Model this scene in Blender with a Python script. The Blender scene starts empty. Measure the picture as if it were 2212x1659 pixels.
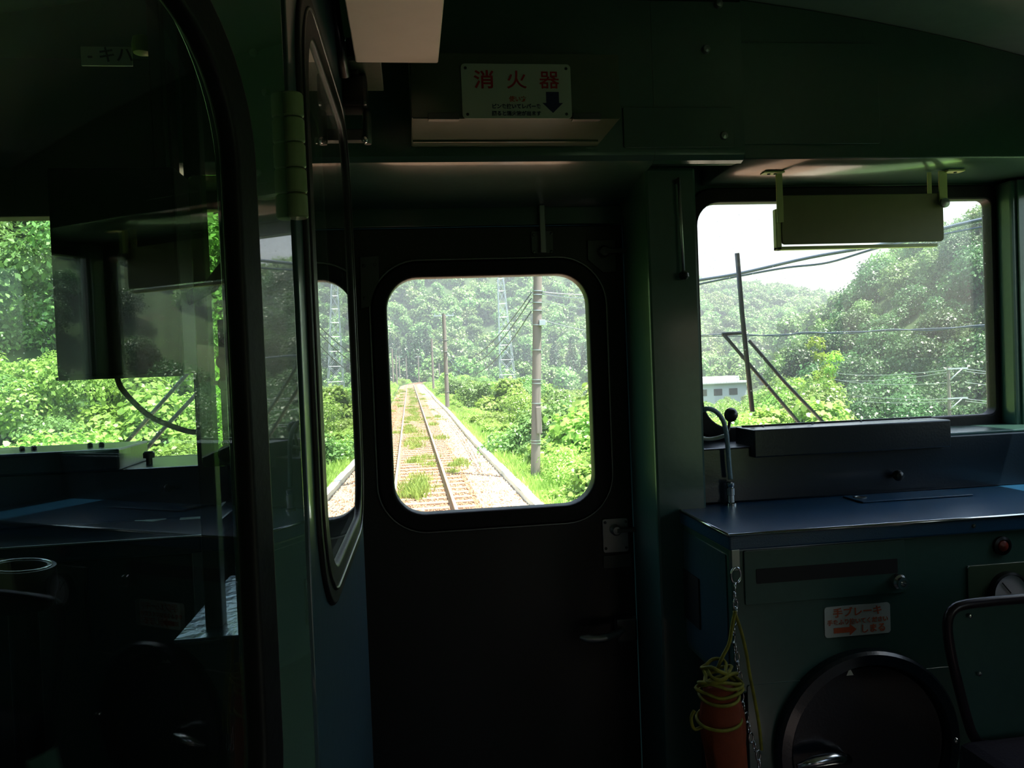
import bpy, bmesh, math, random
import numpy as np
from mathutils import Vector, Matrix
random.seed(7); RNG = np.random.default_rng(7)
scn = bpy.context.scene; COL = scn.collection
# ------------------------------------------------------------------ camera
FPX, CX, CY = 1720.0, 1106.0, 829.5
yaw, pit, rol = math.radians(7.34), math.radians(1.28), math.radians(2.29)
CAM = Vector((0, 0, 1.4))
Fv = Vector((math.sin(yaw)*math.cos(pit), math.cos(yaw)*math.cos(pit), -math.sin(pit)))
R0 = Vector((math.cos(yaw), -math.sin(yaw), 0)); U0 = R0.cross(Fv)
Rv = R0*math.cos(rol) - U0*math.sin(rol); Uv = U0*math.cos(rol) + R0*math.sin(rol)
cd = bpy.data.cameras.new('camera'); cam = bpy.data.objects.new('camera', cd); COL.objects.link(cam)
cd.sensor_width = 36; cd.lens = FPX/2212*36; cd.clip_start = .01; cd.clip_end = 3000
m = Matrix((Rv, Uv, -Fv)).transposed().to_4x4(); m.translation = CAM; cam.matrix_world = m
scn.camera = cam
# ------------------------------------------------------------------ sky, sun, exposure
w = bpy.data.worlds.new('world'); scn.world = w; w.use_nodes = True
nt = w.node_tree; bg = nt.nodes['Background']
sky = nt.nodes.new('ShaderNodeTexSky'); sky.sky_type = 'NISHITA'; sky.sun_disc = False
SUN = Vector((.30, -.14, .94)).normalized()
sky.sun_elevation = math.asin(SUN.z); sky.sun_rotation = math.atan2(SUN.x, SUN.y)
sky.air_density = 1.3; sky.dust_density = 3.0; sky.ozone_density = 1
nt.links.new(sky.outputs[0], bg.inputs[0]); bg.inputs[1].default_value = .16
ld = bpy.data.lights.new('sun', 'SUN'); ld.energy = 6.5; ld.angle = .009; ld.color = (1, .96, .88)
lo = bpy.data.objects.new('sun', ld); COL.objects.link(lo); lo.location = (20, 0, 60)
lo.rotation_euler = SUN.to_track_quat('Z', 'Y').to_euler()
scn.view_settings.view_transform = 'Standard'; scn.view_settings.look = 'None'
scn.view_settings.gamma = 1; scn.view_settings.exposure = 1.5; scn.view_settings.use_curve_mapping = False
cy = scn.cycles
cy.max_bounces = 10; cy.diffuse_bounces = 5; cy.glossy_bounces = 5; cy.transparent_max_bounces = 24
cy.transmission_bounces = 6; cy.use_denoising = True; cy.caustics_reflective = False; cy.caustics_refractive = False
cy.sample_clamp_indirect = 6
# ------------------------------------------------------------------ pixel -> place
def ray(x, y): return Fv + Rv*((x-CX)/FPX) - Uv*((y-CY)/FPX)
def onY(x, y, Y): d = ray(x, y); return CAM + d*(Y/d.y)
def onZ(x, y, z): d = ray(x, y); return CAM + d*((z-1.4)/d.z)
def onX(x, y, X): d = ray(x, y); return CAM + d*(X/d.x)
def onP(x, y, p, n):
    d = ray(x, y); n = Vector(n); return CAM + d*((Vector(p)-CAM).dot(n)/d.dot(n))
# ------------------------------------------------------------------ materials
def lin(c):
    c = c/255.; return c/12.92 if c <= .04045 else ((c+.055)/1.055)**2.4
def hexc(r, g, b): return (lin(r), lin(g), lin(b), 1)
def mat(name, rgb, rough=.5, metal=0, var=.12, scale=30, bump=0, coat=0, coatr=.05, spec=.5, trans=0, leafy=False, stretch=None, dirt=None):
    M = bpy.data.materials.new(name); M.use_nodes = True; t = M.node_tree; N = t.nodes; L = t.links
    b = N['Principled BSDF']; out = N['Material Output']
    tc = N.new('ShaderNodeTexCoord'); mp = N.new('ShaderNodeMapping'); L.new(tc.outputs['Object'], mp.inputs[0])
    if stretch: mp.inputs['Scale'].default_value = stretch
    no = N.new('ShaderNodeTexNoise'); no.inputs['Scale'].default_value = scale; no.inputs['Detail'].default_value = 4
    L.new(mp.outputs[0], no.inputs['Vector'])
    mx = N.new('ShaderNodeMix'); mx.data_type = 'RGBA'
    c = hexc(*rgb); f = lambda k: tuple(min(1, v*k) for v in c[:3])+(1,)
    mx.inputs[6].default_value = f(1-var); mx.inputs[7].default_value = f(1+var)
    L.new(no.outputs[0], mx.inputs[0])
    last = mx.outputs[2]
    if dirt:
        n2 = N.new('ShaderNodeTexNoise'); n2.inputs['Scale'].default_value = dirt[1]; n2.inputs['Detail'].default_value = 6
        L.new(tc.outputs['Object'], n2.inputs['Vector'])
        cr = N.new('ShaderNodeValToRGB'); cr.color_ramp.elements[0].position = dirt[2]; cr.color_ramp.elements[1].position = dirt[2]+.12
        L.new(n2.outputs[0], cr.inputs[0]); m2 = N.new('ShaderNodeMix'); m2.data_type = 'RGBA'
        L.new(cr.outputs[0], m2.inputs[0]); L.new(last, m2.inputs[6]); m2.inputs[7].default_value = hexc(*dirt[0]); last = m2.outputs[2]
    if leafy:
        oi = N.new('ShaderNodeObjectInfo'); hs = N.new('ShaderNodeHueSaturation')
        r1 = N.new('ShaderNodeMapRange'); r1.inputs[3].default_value = .485; r1.inputs[4].default_value = .515
        r2 = N.new('ShaderNodeMapRange'); r2.inputs[3].default_value = .7; r2.inputs[4].default_value = 1.3
        L.new(oi.outputs['Random'], r1.inputs[0]); L.new(oi.outputs['Random'], r2.inputs[0])
        L.new(r1.outputs[0], hs.inputs['Hue']); L.new(r2.outputs[0], hs.inputs['Value'])
        L.new(last, hs.inputs['Color']); last = hs.outputs[0]
    L.new(last, b.inputs['Base Color'])
    b.inputs['Roughness'].default_value = rough; b.inputs['Metallic'].default_value = metal
    b.inputs['Specular IOR Level'].default_value = spec
    b.inputs['Coat Weight'].default_value = coat; b.inputs['Coat IOR'].default_value = 1.5 if coat < 1 else 1.9; b.inputs['Coat Roughness'].default_value = coatr
    if bump:
        bp = N.new('ShaderNodeBump'); bp.inputs['Strength'].default_value = bump; bp.inputs['Distance'].default_value = .01
        L.new(no.outputs[0], bp.inputs['Height']); L.new(bp.outputs[0], b.inputs['Normal'])
    if trans:
        tr = N.new('ShaderNodeBsdfTranslucent'); ms = N.new('ShaderNodeMixShader'); ms.inputs[0].default_value = trans
        L.new(last, tr.inputs[0]); L.new(b.outputs[0], ms.inputs[1]); L.new(tr.outputs[0], ms.inputs[2]); L.new(ms.outputs[0], out.inputs[0])
    return M
def glass(name, tint, dust_veil=.02, speck=0, refl=1.0, cut=None):
    """thin sheet: fresnel reflection over tinted see-through, with a dusty film added to veil the view like haze"""
    M = bpy.data.materials.new(name); M.use_nodes = True; t = M.node_tree; N = t.nodes; L = t.links
    N.remove(N['Principled BSDF']); out = N['Material Output']
    tp = N.new('ShaderNodeBsdfTransparent'); tp.inputs[0].default_value = (*tint, 1)
    gl = N.new('ShaderNodeBsdfGlossy'); gl.inputs['Roughness'].default_value = 0; gl.inputs[0].default_value = (refl, refl, refl, 1)
    ge = N.new('ShaderNodeNewGeometry'); ma = N.new('ShaderNodeMath'); ma.operation = 'MULTIPLY_ADD'
    ma.inputs[1].default_value = 1/1.5-1.5; ma.inputs[2].default_value = 1.5
    L.new(ge.outputs['Backfacing'], ma.inputs[0]); fr = N.new('ShaderNodeFresnel'); L.new(ma.outputs[0], fr.inputs[0])
    mx = N.new('ShaderNodeMixShader'); L.new(fr.outputs[0], mx.inputs[0]); L.new(tp.outputs[0], mx.inputs[1]); L.new(gl.outputs[0], mx.inputs[2])
    di = N.new('ShaderNodeBsdfDiffuse'); di.inputs[0].default_value = (.8, .82, .85, 1)
    tl = N.new('ShaderNodeBsdfTranslucent'); tl.inputs[0].default_value = (.8, .85, .9, 1)
    m1 = N.new('ShaderNodeMixShader'); m1.inputs[0].default_value = .6; L.new(di.outputs[0], m1.inputs[1]); L.new(tl.outputs[0], m1.inputs[2])
    m2 = N.new('ShaderNodeMixShader'); L.new(mx.outputs[0], m2.inputs[1]); L.new(m1.outputs[0], m2.inputs[2])
    tc = N.new('ShaderNodeTexCoord'); no = N.new('ShaderNodeTexNoise'); no.inputs['Scale'].default_value = 3; no.inputs['Detail'].default_value = 6
    L.new(tc.outputs['Object'], no.inputs['Vector'])
    mm = N.new('ShaderNodeMath'); mm.operation = 'MULTIPLY'; mm.inputs[1].default_value = dust_veil*2; L.new(no.outputs[0], mm.inputs[0]); fac = mm.outputs[0]
    if speck:
        vo = N.new('ShaderNodeTexVoronoi'); vo.inputs['Scale'].default_value = 55; L.new(tc.outputs['Object'], vo.inputs['Vector'])
        lt = N.new('ShaderNodeMath'); lt.operation = 'LESS_THAN'; lt.inputs[1].default_value = .09; L.new(vo.outputs[0], lt.inputs[0])
        ms = N.new('ShaderNodeMath'); ms.operation = 'MULTIPLY_ADD'; ms.inputs[1].default_value = speck
        L.new(lt.outputs[0], ms.inputs[0]); L.new(fac, ms.inputs[2]); fac = ms.outputs[0]
    L.new(fac, m2.inputs[0]); L.new(m2.outputs[0], out.inputs[0])
    return M
paint = mat('cab_paint', (54, 84, 76), .3, bump=.04, scale=60, coat=.5, coatr=.12)
paint_gloss = mat('gloss_paint', (74, 102, 88), .2, bump=.006, scale=40, coat=1, coatr=.015)
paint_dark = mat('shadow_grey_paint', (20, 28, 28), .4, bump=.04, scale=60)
paint_box = mat('box_paint', (66, 82, 62), .3, bump=.03, scale=50, coat=.4)
knuckle_m = mat('hinge_paint', (140, 152, 118), .35)
paint_ceil = mat('ceiling_paint', (140, 148, 148), .3, bump=.03)
door_steel = mat('door_steel', (48, 49, 46), .38, .5, var=.15, scale=14, stretch=(1, 1, .15), bump=.05)
teal_paint = mat('teal_paint', (48, 74, 82), .35, bump=.04, scale=50, coat=.3)
desk_blue = mat('desk_vinyl', (20, 66, 98), .3, bump=.12, scale=420, coat=.25, coatr=.2)
hood_blue = mat('hood_vinyl', (12, 24, 34), .3, bump=.05, scale=200, coat=.3, coatr=.1)
rubber = mat('black_rubber', (10, 10, 11), .5, bump=.05, scale=120, spec=.25)
black_plastic = mat('black_plastic', (16, 17, 18), .3, bump=.02)
very_black = mat('black_void', (6, 6, 6), .7)
chrome = mat('chrome', (205, 208, 210), .18, 1, var=.05)
steel = mat('brushed_steel', (150, 154, 150), .32, .9, var=.1, scale=80)
steel_dark = mat('dull_steel', (84, 88, 84), .4, .8, var=.1, scale=80)
cream = mat('cream_visor', (118, 112, 80), .5, bump=.03)
cream_edge = mat('cream_metal', (196, 196, 142), .35, coat=.4)
white_plate = mat('enamel_white', (178, 186, 180), .35, var=.05, dirt=((150, 160, 150), 9, .62))
red_paint = mat('red_lettering', (170, 22, 24), .4)
navy_paint = mat('navy_lettering', (16, 26, 70), .4)
orange_paint = mat('faded_red_lettering', (186, 84, 44), .5)
black_ink = mat('black_lettering', (16, 22, 18), .5)
lamp_white = mat('white_panel', (250, 236, 228), .55, var=.05, scale=25, bump=.03)
floor_m = mat('vinyl_floor', (108, 98, 96), .6, bump=.1)
tube_dark = mat('dark_tube', (38, 30, 36), .3, .2)
seat_cloth = mat('purple_grey_cloth', (44, 38, 54), .9, bump=.3, scale=300)
orange_cloth = mat('orange_cloth', (120, 46, 4), .8, bump=.2, scale=40, var=.3)
yellow_rope = mat('yellow_black_rope', (120, 116, 22), .7, var=.98, scale=60)
red_lens = mat('red_lens', (110, 40, 28), .3)
dial_m = mat('dial_face', (214, 208, 214), .4)
paper = mat('paper', (235, 238, 228), .7)
yellow_tag = mat('yellow_plastic', (120, 130, 10), .4)
hose_grey = mat('grey_hose', (122, 146, 158), .35, bump=.2, scale=200)
hose_pale = mat('pale_hose', (200, 205, 186), .4)
wiper_m = mat('wiper_arm_metal', (92, 96, 98), .35, .5)
red_cloth = mat('red_upholstery', (150, 44, 40), .85)
gl_wind = glass('windscreen_glass', (.97, .985, .98), .035, .5)
gl_door = glass('door_window_glass', (.96, .985, .98), .03, .0)
gl_part = glass('tinted_partition_glass', (.88, .98, .91), .0015)
gl_leaf = glass('clear_partition_glass', (.9, .95, .92), .002)
gl_side = glass('side_window_glass', (.9, .95, .93), .03)
acrylic = glass('green_acrylic', (.62, .75, .5), .01)
# ------------------------------------------------------------------ object helpers
WL = {}
def top(o, label, cat, group=None, kind=None):
    if label: o['label'] = label
    if cat: o['category'] = cat
    if group: o['group'] = group
    if kind: o['kind'] = kind
    return o
def thing(name, label, cat, loc, group=None, kind=None):
    o = bpy.data.objects.new(name, None); COL.objects.link(o); o.location = loc; o.empty_display_size = .05
    WL[o] = Vector(loc); return top(o, label, cat, group, kind)
def link(name, me, mt, parent=None, loc=None):
    """me: mesh in world coordinates. Its origin moves to the parent's place (or its own base)."""
    me.name = name
    o = bpy.data.objects.new(name, me); COL.objects.link(o)
    if mt is not None and not me.materials: me.materials.append(mt)
    n = len(me.vertices); co = np.empty(n*3); me.vertices.foreach_get('co', co); co = co.reshape(-1, 3)
    if parent is not None:
        base = WL[parent]; own = Vector(((co[:, 0].min()+co[:, 0].max())/2, (co[:, 1].min()+co[:, 1].max())/2, co[:, 2].min()))
        o.parent = parent; o.location = own-base; WL[o] = own; co -= np.array(own)
    else:
        own = Vector(loc) if loc is not None else Vector(((co[:, 0].min()+co[:, 0].max())/2, (co[:, 1].min()+co[:, 1].max())/2, co[:, 2].min()))
        o.location = own; WL[o] = own; co -= np.array(own)
    me.vertices.foreach_set('co', co.ravel()); me.update()
    return o
def bm_mesh(bm, smooth=False):
    me = bpy.data.meshes.new('m'); bm.to_mesh(me); bm.free()
    if smooth: me.polygons.foreach_set('use_smooth', [True]*len(me.polygons))
    return me
def add_box(bm, lo, hi, bevel=0, M=None):
    b2 = bmesh.new(); bmesh.ops.create_cube(b2, size=1)
    lo, hi = Vector(lo), Vector(hi)
    for v in b2.verts: v.co = Vector(((v.co.x+.5)*(hi.x-lo.x)+lo.x, (v.co.y+.5)*(hi.y-lo.y)+lo.y, (v.co.z+.5)*(hi.z-lo.z)+lo.z))
    if bevel: bmesh.ops.bevel(b2, geom=b2.edges[:], offset=bevel, segments=2, affect='EDGES', profile=.6)
    if M is not None: bmesh.ops.transform(b2, matrix=M, verts=b2.verts)
    merge(bm, b2)
def merge(bm, b2):
    me = bpy.data.meshes.new('t'); b2.to_mesh(me); b2.free(); bm.from_mesh(me); bpy.data.meshes.remove(me)
def box(lo, hi, bevel=0, M=None):
    bm = bmesh.new(); add_box(bm, lo, hi, bevel, M); return bm_mesh(bm)
def bms(fn, smooth=False):
    bm = bmesh.new(); fn(bm); return bm_mesh(bm, smooth)
def add_tube(bm, pts, r, n=10, closed=False, rr=None):
    pts = [Vector(p) for p in pts]; N = len(pts); rings = []
    up = Vector((0, 0, 1)); prev = None
    for i, p in enumerate(pts):
        a = pts[i-1] if (i > 0 or closed) else p; b = pts[(i+1) % N] if (i < N-1 or closed) else p
        t = (b-a); t = t.normalized() if t.length > 1e-9 else Vector((0, 0, 1))
        if prev is None:
            s = t.cross(up) if abs(t.z) < .95 else t.cross(Vector((1, 0, 0)))
        else: s = prev - t*prev.dot(t)
        s.normalize(); prev = s; q = t.cross(s); rad = rr[min(len(rr)-1, int(i*len(rr)/N))] if rr else r
        rings.append([bm.verts.new(p + (s*math.cos(k*2*math.pi/n)+q*math.sin(k*2*math.pi/n))*rad) for k in range(n)])
    for i in range(N if closed else N-1):
        A, B = rings[i], rings[(i+1) % N]
        for k in range(n): bm.faces.new((A[k], A[(k+1) % n], B[(k+1) % n], B[k]))
    if not closed: bm.faces.new(list(reversed(rings[0]))); bm.faces.new(rings[-1])
def tube(pts, r, n=10, closed=False, rr=None):
    bm = bmesh.new(); add_tube(bm, pts, r, n, closed, rr); bmesh.ops.recalc_face_normals(bm, faces=bm.faces); return bm_mesh(bm, True)
def smooth_path(pts, k=6, closed=False):
    pts = [Vector(p) for p in pts]; out = []; N = len(pts)
    for i in range(N if closed else N-1):
        g = lambda j: pts[j % N] if closed else pts[max(0, min(N-1, j))]
        p0, p1, p2, p3 = g(i-1), g(i), g(i+1), g(i+2)
        for s in range(k):
            t = s/k; out.append(.5*((2*p1)+(p2-p0)*t+(2*p0-5*p1+4*p2-p3)*t*t+(3*p1-p0-3*p2+p3)*t**3))
    if not closed: out.append(pts[-1])
    return out
def add_lathe(bm, prof, c, axis, n=24):
    """prof: (radius, height along axis)"""
    axis = Vector(axis).normalized(); s = axis.orthogonal().normalized(); q = axis.cross(s); c = Vector(c); rings = []
    for r, h in prof:
        rings.append([bm.verts.new(c+axis*h+(s*math.cos(k*2*math.pi/n)+q*math.sin(k*2*math.pi/n))*max(r, 1e-5)) for k in range(n)])
    for A, B in zip(rings, rings[1:]):
        for k in range(n): bm.faces.new((A[k], A[(k+1) % n], B[(k+1) % n], B[k]))
    bm.faces.new(list(reversed(rings[0]))); bm.faces.new(rings[-1])
def lathe(prof, c, axis, n=24):
    bm = bmesh.new(); add_lathe(bm, prof, c, axis, n); bmesh.ops.recalc_face_normals(bm, faces=bm.faces)
    me = bm_mesh(bm, True); me.set_sharp_from_angle(angle=.6); return me
def rr(x0, y0, x1, y1, r, n=8):
    if not isinstance(r, (list, tuple)): r = (r,)*4
    pts = []
    for (cx, cy, a, q) in ((x1-r[0], y1-r[0], 0, r[0]), (x0+r[1], y1-r[1], 90, r[1]), (x0+r[2], y0+r[2], 180, r[2]), (x1-r[3], y0+r[3], 270, r[3])):
        if q < 1e-6: pts.append((cx, cy)); continue
        for k in range(n+1):
            t = math.radians(a+90*k/n); pts.append((cx+q*math.cos(t), cy+q*math.sin(t)))
    return pts
def plate(outs, w0, w1, M, bevel=0):
    """flat outlines (first outer, the rest holes) filled and given thickness w0..w1 along local w; M maps (u,v,w) to the world"""
    cu = bpy.data.curves.new('c', 'CURVE'); cu.dimensions = '2D'; cu.fill_mode = 'BOTH'
    for ol in outs:
        s = cu.splines.new('POLY'); s.points.add(len(ol)-1)
        for p, (u, v) in zip(s.points, ol): p.co = (u, v, 0, 1)
        s.use_cyclic_u = True
    t = w1-w0; cu.extrude = t/2-bevel; cu.bevel_depth = bevel; cu.bevel_resolution = 2; cu.offset = -bevel
    o = bpy.data.objects.new('c', cu); COL.objects.link(o)
    dg = bpy.context.evaluated_depsgraph_get(); me = bpy.data.meshes.new_from_object(o.evaluated_get(dg))
    bpy.data.objects.remove(o); bpy.data.curves.remove(cu)
    bm = bmesh.new(); bm.from_mesh(me); bpy.data.meshes.remove(me)
    bmesh.ops.remove_doubles(bm, verts=bm.verts, dist=1e-6)
    bmesh.ops.transform(bm, matrix=M @ Matrix.Translation((0, 0, (w0+w1)/2)), verts=bm.verts)
    bmesh.ops.recalc_face_normals(bm, faces=bm.faces)
    me = bm_mesh(bm); me.materials.clear(); return me
def frame(p, u, v):
    u, v = Vector(u).normalized(), Vector(v).normalized(); w_ = u.cross(v)
    M = Matrix((u, v, w_)).transposed().to_4x4(); M.translation = Vector(p); return M
def front(Y): return frame((0, Y, 0), (1, 0, 0), (0, 0, 1))      # u=X v=Z, w towards the viewer
FONT = None
def text(s, size, p, u, v, mt, parent, name='lettering', bold=0, thick=.0004, align='CENTER', sx=1):
    cu = bpy.data.curves.new('t', 'FONT'); cu.body = s; cu.size = size; cu.align_x = align; cu.align_y = 'CENTER'; cu.extrude = thick; cu.offset = bold
    o = bpy.data.objects.new('t', cu); COL.objects.link(o); dg = bpy.context.evaluated_depsgraph_get()
    me = bpy.data.meshes.new_from_object(o.evaluated_get(dg)); bpy.data.objects.remove(o); bpy.data.curves.remove(cu)
    me.materials.clear(); me.transform(frame(p, u, v) @ Matrix.Diagonal((sx, 1, 1, 1))); return link(name, me, mt, parent)
def screw(c, axis, parent, r=.006, mt=None, name='screw', label=None):
    me = lathe([(r, 0), (r, r*.3), (r*.7, r*.75), (0, r*.9)], c, axis, 12); o = link(name, me, mt or chrome, parent)
    return o
XR, XL, D, CEN = 1.535, -1.175, 1.85, .18
def ceilz(x): return 2.175-.098*(x-CEN)**2
# ================================================================== ROOM SHELL
struct = lambda name, me, mt, label, cat: top(link(name, me, mt), label, cat, kind='structure')
DX0, DX1, DZ1 = -.175, .515, 1.725          # gangway door leaf
WZ0, WZ1 = 1.225, 1.778
FR = front(D)
LWS = rr(-1.115, WZ0, -.335, WZ1, .055); RWS = rr(.695, WZ0, 1.475, WZ1, (.02, .055, .07, .02))
outer = [(XL-.04, 0), (XR+.04, 0), (XR+.04, 2.2), (XL-.04, 2.2)]
struct('wall_front', plate([outer, [(DX0-.01, .03), (DX1+.01, .03), (DX1+.01, DZ1+.006), (DX0-.01, DZ1+.006)], LWS, RWS], -.03, 0, FR), paint,
       'pale green front wall of the cab holding windscreens and gangway door', 'wall')
struct('floor', box((XL-.04, -5.2, -.06), (XR+.04, 1.91, 0)), floor_m, 'grey vinyl floor of the railcar', 'floor')
# ceiling: curved
def _ceil(bm):
    n = 24; rows = []
    for k in range(n+1):
        x = XL-.04+(XR-XL+.08)*k/n; z = ceilz(x)
        rows.append([bm.verts.new((x, y, zz)) for y, zz in ((-5.2, z), (1.91, z), (1.91, z+.06), (-5.2, z+.06))])
    for a, b in zip(rows, rows[1:]):
        for i in range(4): bm.faces.new((a[i], a[(i+1) % 4], b[(i+1) % 4], b[i]))
    bm.faces.new(rows[0]); bm.faces.new(list(reversed(rows[-1]))); bmesh.ops.recalc_face_normals(bm, faces=bm.faces)
me = bms(_ceil, True); me.set_sharp_from_angle(angle=.5)
struct('ceiling', me, paint_ceil, 'curved pale ceiling over cab and vestibule', 'ceiling')
def side(name, X, sgn, holes, label):
    M = frame((X, 0, 0), (0, 1, 0), (0, 0, 1))   # w = +X
    struct(name, plate([[(-5.2, 0), (1.85, 0), (1.85, 2.06), (-5.2, 2.06)]]+holes, 0 if sgn > 0 else -.04, .04 if sgn > 0 else 0, M), paint, label, 'wall')
rear_fill_w = [rr(-1.35, .80, -.15, 1.62, .06), rr(-4.2, .95, -3.0, 1.6, .06)]  # openings behind the viewer, added and sized to let in fill light
side('wall_right', XR, 1, [rr(1.0, WZ0, 1.82, WZ1, .03)]+rear_fill_w, 'pale green wall right of the driving cab with a side window and added fill openings')
side('wall_left', XL, -1, [rr(1.0, WZ0, 1.75, WZ1, .05)]+[rr(-3.9, .95, -2.7, 1.6, .06)], 'pale green wall left of the driving cab with a side window and an added fill opening')  # the rear opening is likewise added for fill light
struct('wall_back', box((XL-.04, -5.24, 0), (XR+.04, -5.2, 2.2)), paint_dark, 'end wall of the passenger saloon behind the viewer', 'wall')
# --- window frames + panes
def wind(name, ol_in, ol_out, Y, mg, label, M=FR, w0=-.024, glz=-.012):
    t = thing(name, label, 'window', M @ Vector((sum(p[0] for p in ol_in)/len(ol_in), min(p[1] for p in ol_in), -.02)), kind='structure')
    link('rubber_gasket', plate([ol_out, ol_in], w0, .012, M, .004), rubber, t)
    link('glass_pane', plate([ol_out], glz-.005, glz, M), mg, t)
    return t
def inset(x0, z0, x1, z1, g, r): return rr(x0+g, z0+g, x1-g, z1-g, r)
wind('window_1', rr(.70, WZ0+.005, 1.47, WZ1-.005, (.02, .055, .07, .02)), rr(.672, WZ0-.03, 1.485, WZ1+.03, (.02, .07, .08, .02)), D, gl_wind,
     'wide windscreen over the desk with wiper outside it')
wind('window_2', rr(-1.11, WZ0+.005, -.34, WZ1-.005, .05), rr(-1.14, WZ0-.03, -.31, WZ1+.03, .07), D, gl_wind,
     'windscreen of the dark cab seen through the partition glass')
MR = frame((XR, 0, 0), (0, -1, 0), (0, 0, 1))
wind('window_3', rr(-1.81, WZ0+.005, -1.01, WZ1-.005, .03), rr(-1.84, WZ0-.02, -.98, WZ1+.02, .04), 0, gl_side,
     'side window next to the teal corner post', MR)
ML = frame((XL, 0, 0), (0, 1, 0), (0, 0, 1))
wind('window_4', rr(1.01, WZ0+.005, 1.74, WZ1-.005, .05), rr(.98, WZ0-.02, 1.77, WZ1+.02, .06), 0, gl_side,
     'side window of the dark cab beyond the partition', ML)
# mullion / corner post, pillars, bulkhead
def _post(bm):
    add_box(bm, (1.484, 1.79, WZ0-.05), (1.534, 1.848, WZ1+.03), .006); add_box(bm, (1.497, 1.783, WZ0-.05), (1.521, 1.792, WZ1+.03), .002)
struct('trim_1', bms(_post), paint, 'teal corner post between windscreen and side window', 'corner post')
p0 = onY(1412, 900, 1.655); p1 = onY(1520, 900, 1.655)
pil = struct('trim_2', box((p0.x, 1.655, 0), (p1.x, 1.848, 1.811), .006), paint, 'green pillar between gangway door and wide windscreen', 'pillar')
struct('trim_3', box((2*CEN-p1.x, 1.655, 0), (2*CEN-p0.x, 1.848, 1.811), .006), paint, 'green pillar hidden beyond the open glazed leaf', 'pillar')
def _bulk(bm):
    add_box(bm, (XL, 1.6, 1.812), (XR, 1.84, 2.3), 0)
struct('trim_4', plate([[(.715, 1.814), (XR-.002, 1.814)]+[(x_, ceilz(x_)-.001) for x_ in np.linspace(XR-.002, .715, 12)]], -.245, 0, front(1.6), .003), paint, 'dark bulkhead panel above the wide windscreen', 'bulkhead')
def _ctr(bm):
    # centre panel with a rounded lower lip
    prof = [(1.59, 2.135), (1.59, 1.835), (1.5925, 1.822), (1.60, 1.812), (1.612, 1.808), (1.70, 1.800), (1.76, 1.790), (1.80, 1.775), (1.845, 1.770), (1.845, 2.135)]
    prof2 = prof[:5]+[(1.62, 1.812), (1.66, 1.816), (1.66, 2.135)]
    for x0, x1, prof in ((-.32, .52, prof), (.5205, .713, prof2)):
        A = [bm.verts.new((x0, y, z)) for y, z in prof]; B = [bm.verts.new((x1, y, z)) for y, z in prof]
        for i in range(len(prof)): j = (i+1) % len(prof); bm.faces.new((A[i], A[j], B[j], B[i]))
        bm.faces.new(A); bm.faces.new(list(reversed(B)))
    bmesh.ops.recalc_face_normals(bm, faces=bm.faces)
me = bms(_ctr, True); me.set_sharp_from_angle(angle=.45)
struct('trim_5', me, paint, 'bulkhead panel with rounded lip above the gangway door', 'bulkhead')
struct('trim_6', plate([[(XL+.002, 1.814), (-.33, 1.814)]+[(x_, ceilz(x_)-.001) for x_ in np.linspace(-.33, XL+.002, 12)]], -.245, 0, front(1.6), .003), paint, 'bulkhead panel above the dark cab windscreen', 'bulkhead')
# bulkhead access panel seams (thin raised sheets leave a dark joint)
a = onY(1603, 312, 1.597); b = onY(1900, 300, 1.597)
acc = top(link('access_panel', plate([rr(a.x, a.z, b.x, 2.055, .004)], 0, .003, front(1.597), .001), paint), 'plain cover sheet screwed to the bulkhead above the sun visor', 'panel')
a = onY(1345, 232, 1.587); b = onY(1583, 236, 1.587)
acc2 = top(link('access_panel', plate([rr(a.x, 1.835, b.x, a.z, .004)], 0, .0025, front(1.588), .001), paint), 'narrow cover sheet on the bulkhead right of the extinguisher box', 'panel')
for (px, py, lab) in ((1552, 9, 'round-headed screw at the top of the bulkhead'), (1525, 107, 'round-headed bolt halfway up the bulkhead beside the extinguisher box'),
                 (1563, 294, 'round-headed screw low on the bulkhead near its rounded corner')):
    c = onY(px, py, 1.588); top(link('screw', lathe([(.009, 0), (.0095, .004), (.007, .009), (.001, .011)], c+Vector((0, .002, 0)), (0, -1, 0), 14), steel), lab, 'screw', 'screws on the bulkhead')
# ================================================================== GANGWAY DOOR
dr = thing('door_1', 'dark steel gangway door with rounded window looking down the track', 'door', (CEN, D, 0), kind='structure')
gi = rr(-.044, 1.067, .426, 1.611, .072, 10); go_ = rr(-.080, 1.025, .469, 1.650, .112, 12); gh = rr(-.078, 1.027, .467, 1.648, .11, 10)
link('door_leaf', plate([[(DX0, .02), (DX1, .02), (DX1, DZ1), (DX0, DZ1)], gh], -.035, -.002, FR, .002), door_steel, dr)
g = link('rubber_gasket', plate([go_, gi], -.032, .012, FR, .006), rubber, dr)
link('steel_trim', tube([FR @ Vector((u, v, .002)) for u, v in rr(-.082, 1.023, .471, 1.652, .114, 12)], .003, 6, True), steel, dr)
link('glass_pane', plate([gh], -.022, -.018, FR), gl_door, dr)
link('door_seal', plate([[(DX0-.03, .0), (DX1+.03, .0), (DX1+.03, DZ1+.03), (DX0-.03, DZ1+.03)], [(DX0+.02, .04), (DX1-.02, .04), (DX1-.02, DZ1-.02), (DX0+.02, DZ1-.02)]], -.05, -.037, FR), rubber, dr)
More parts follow.
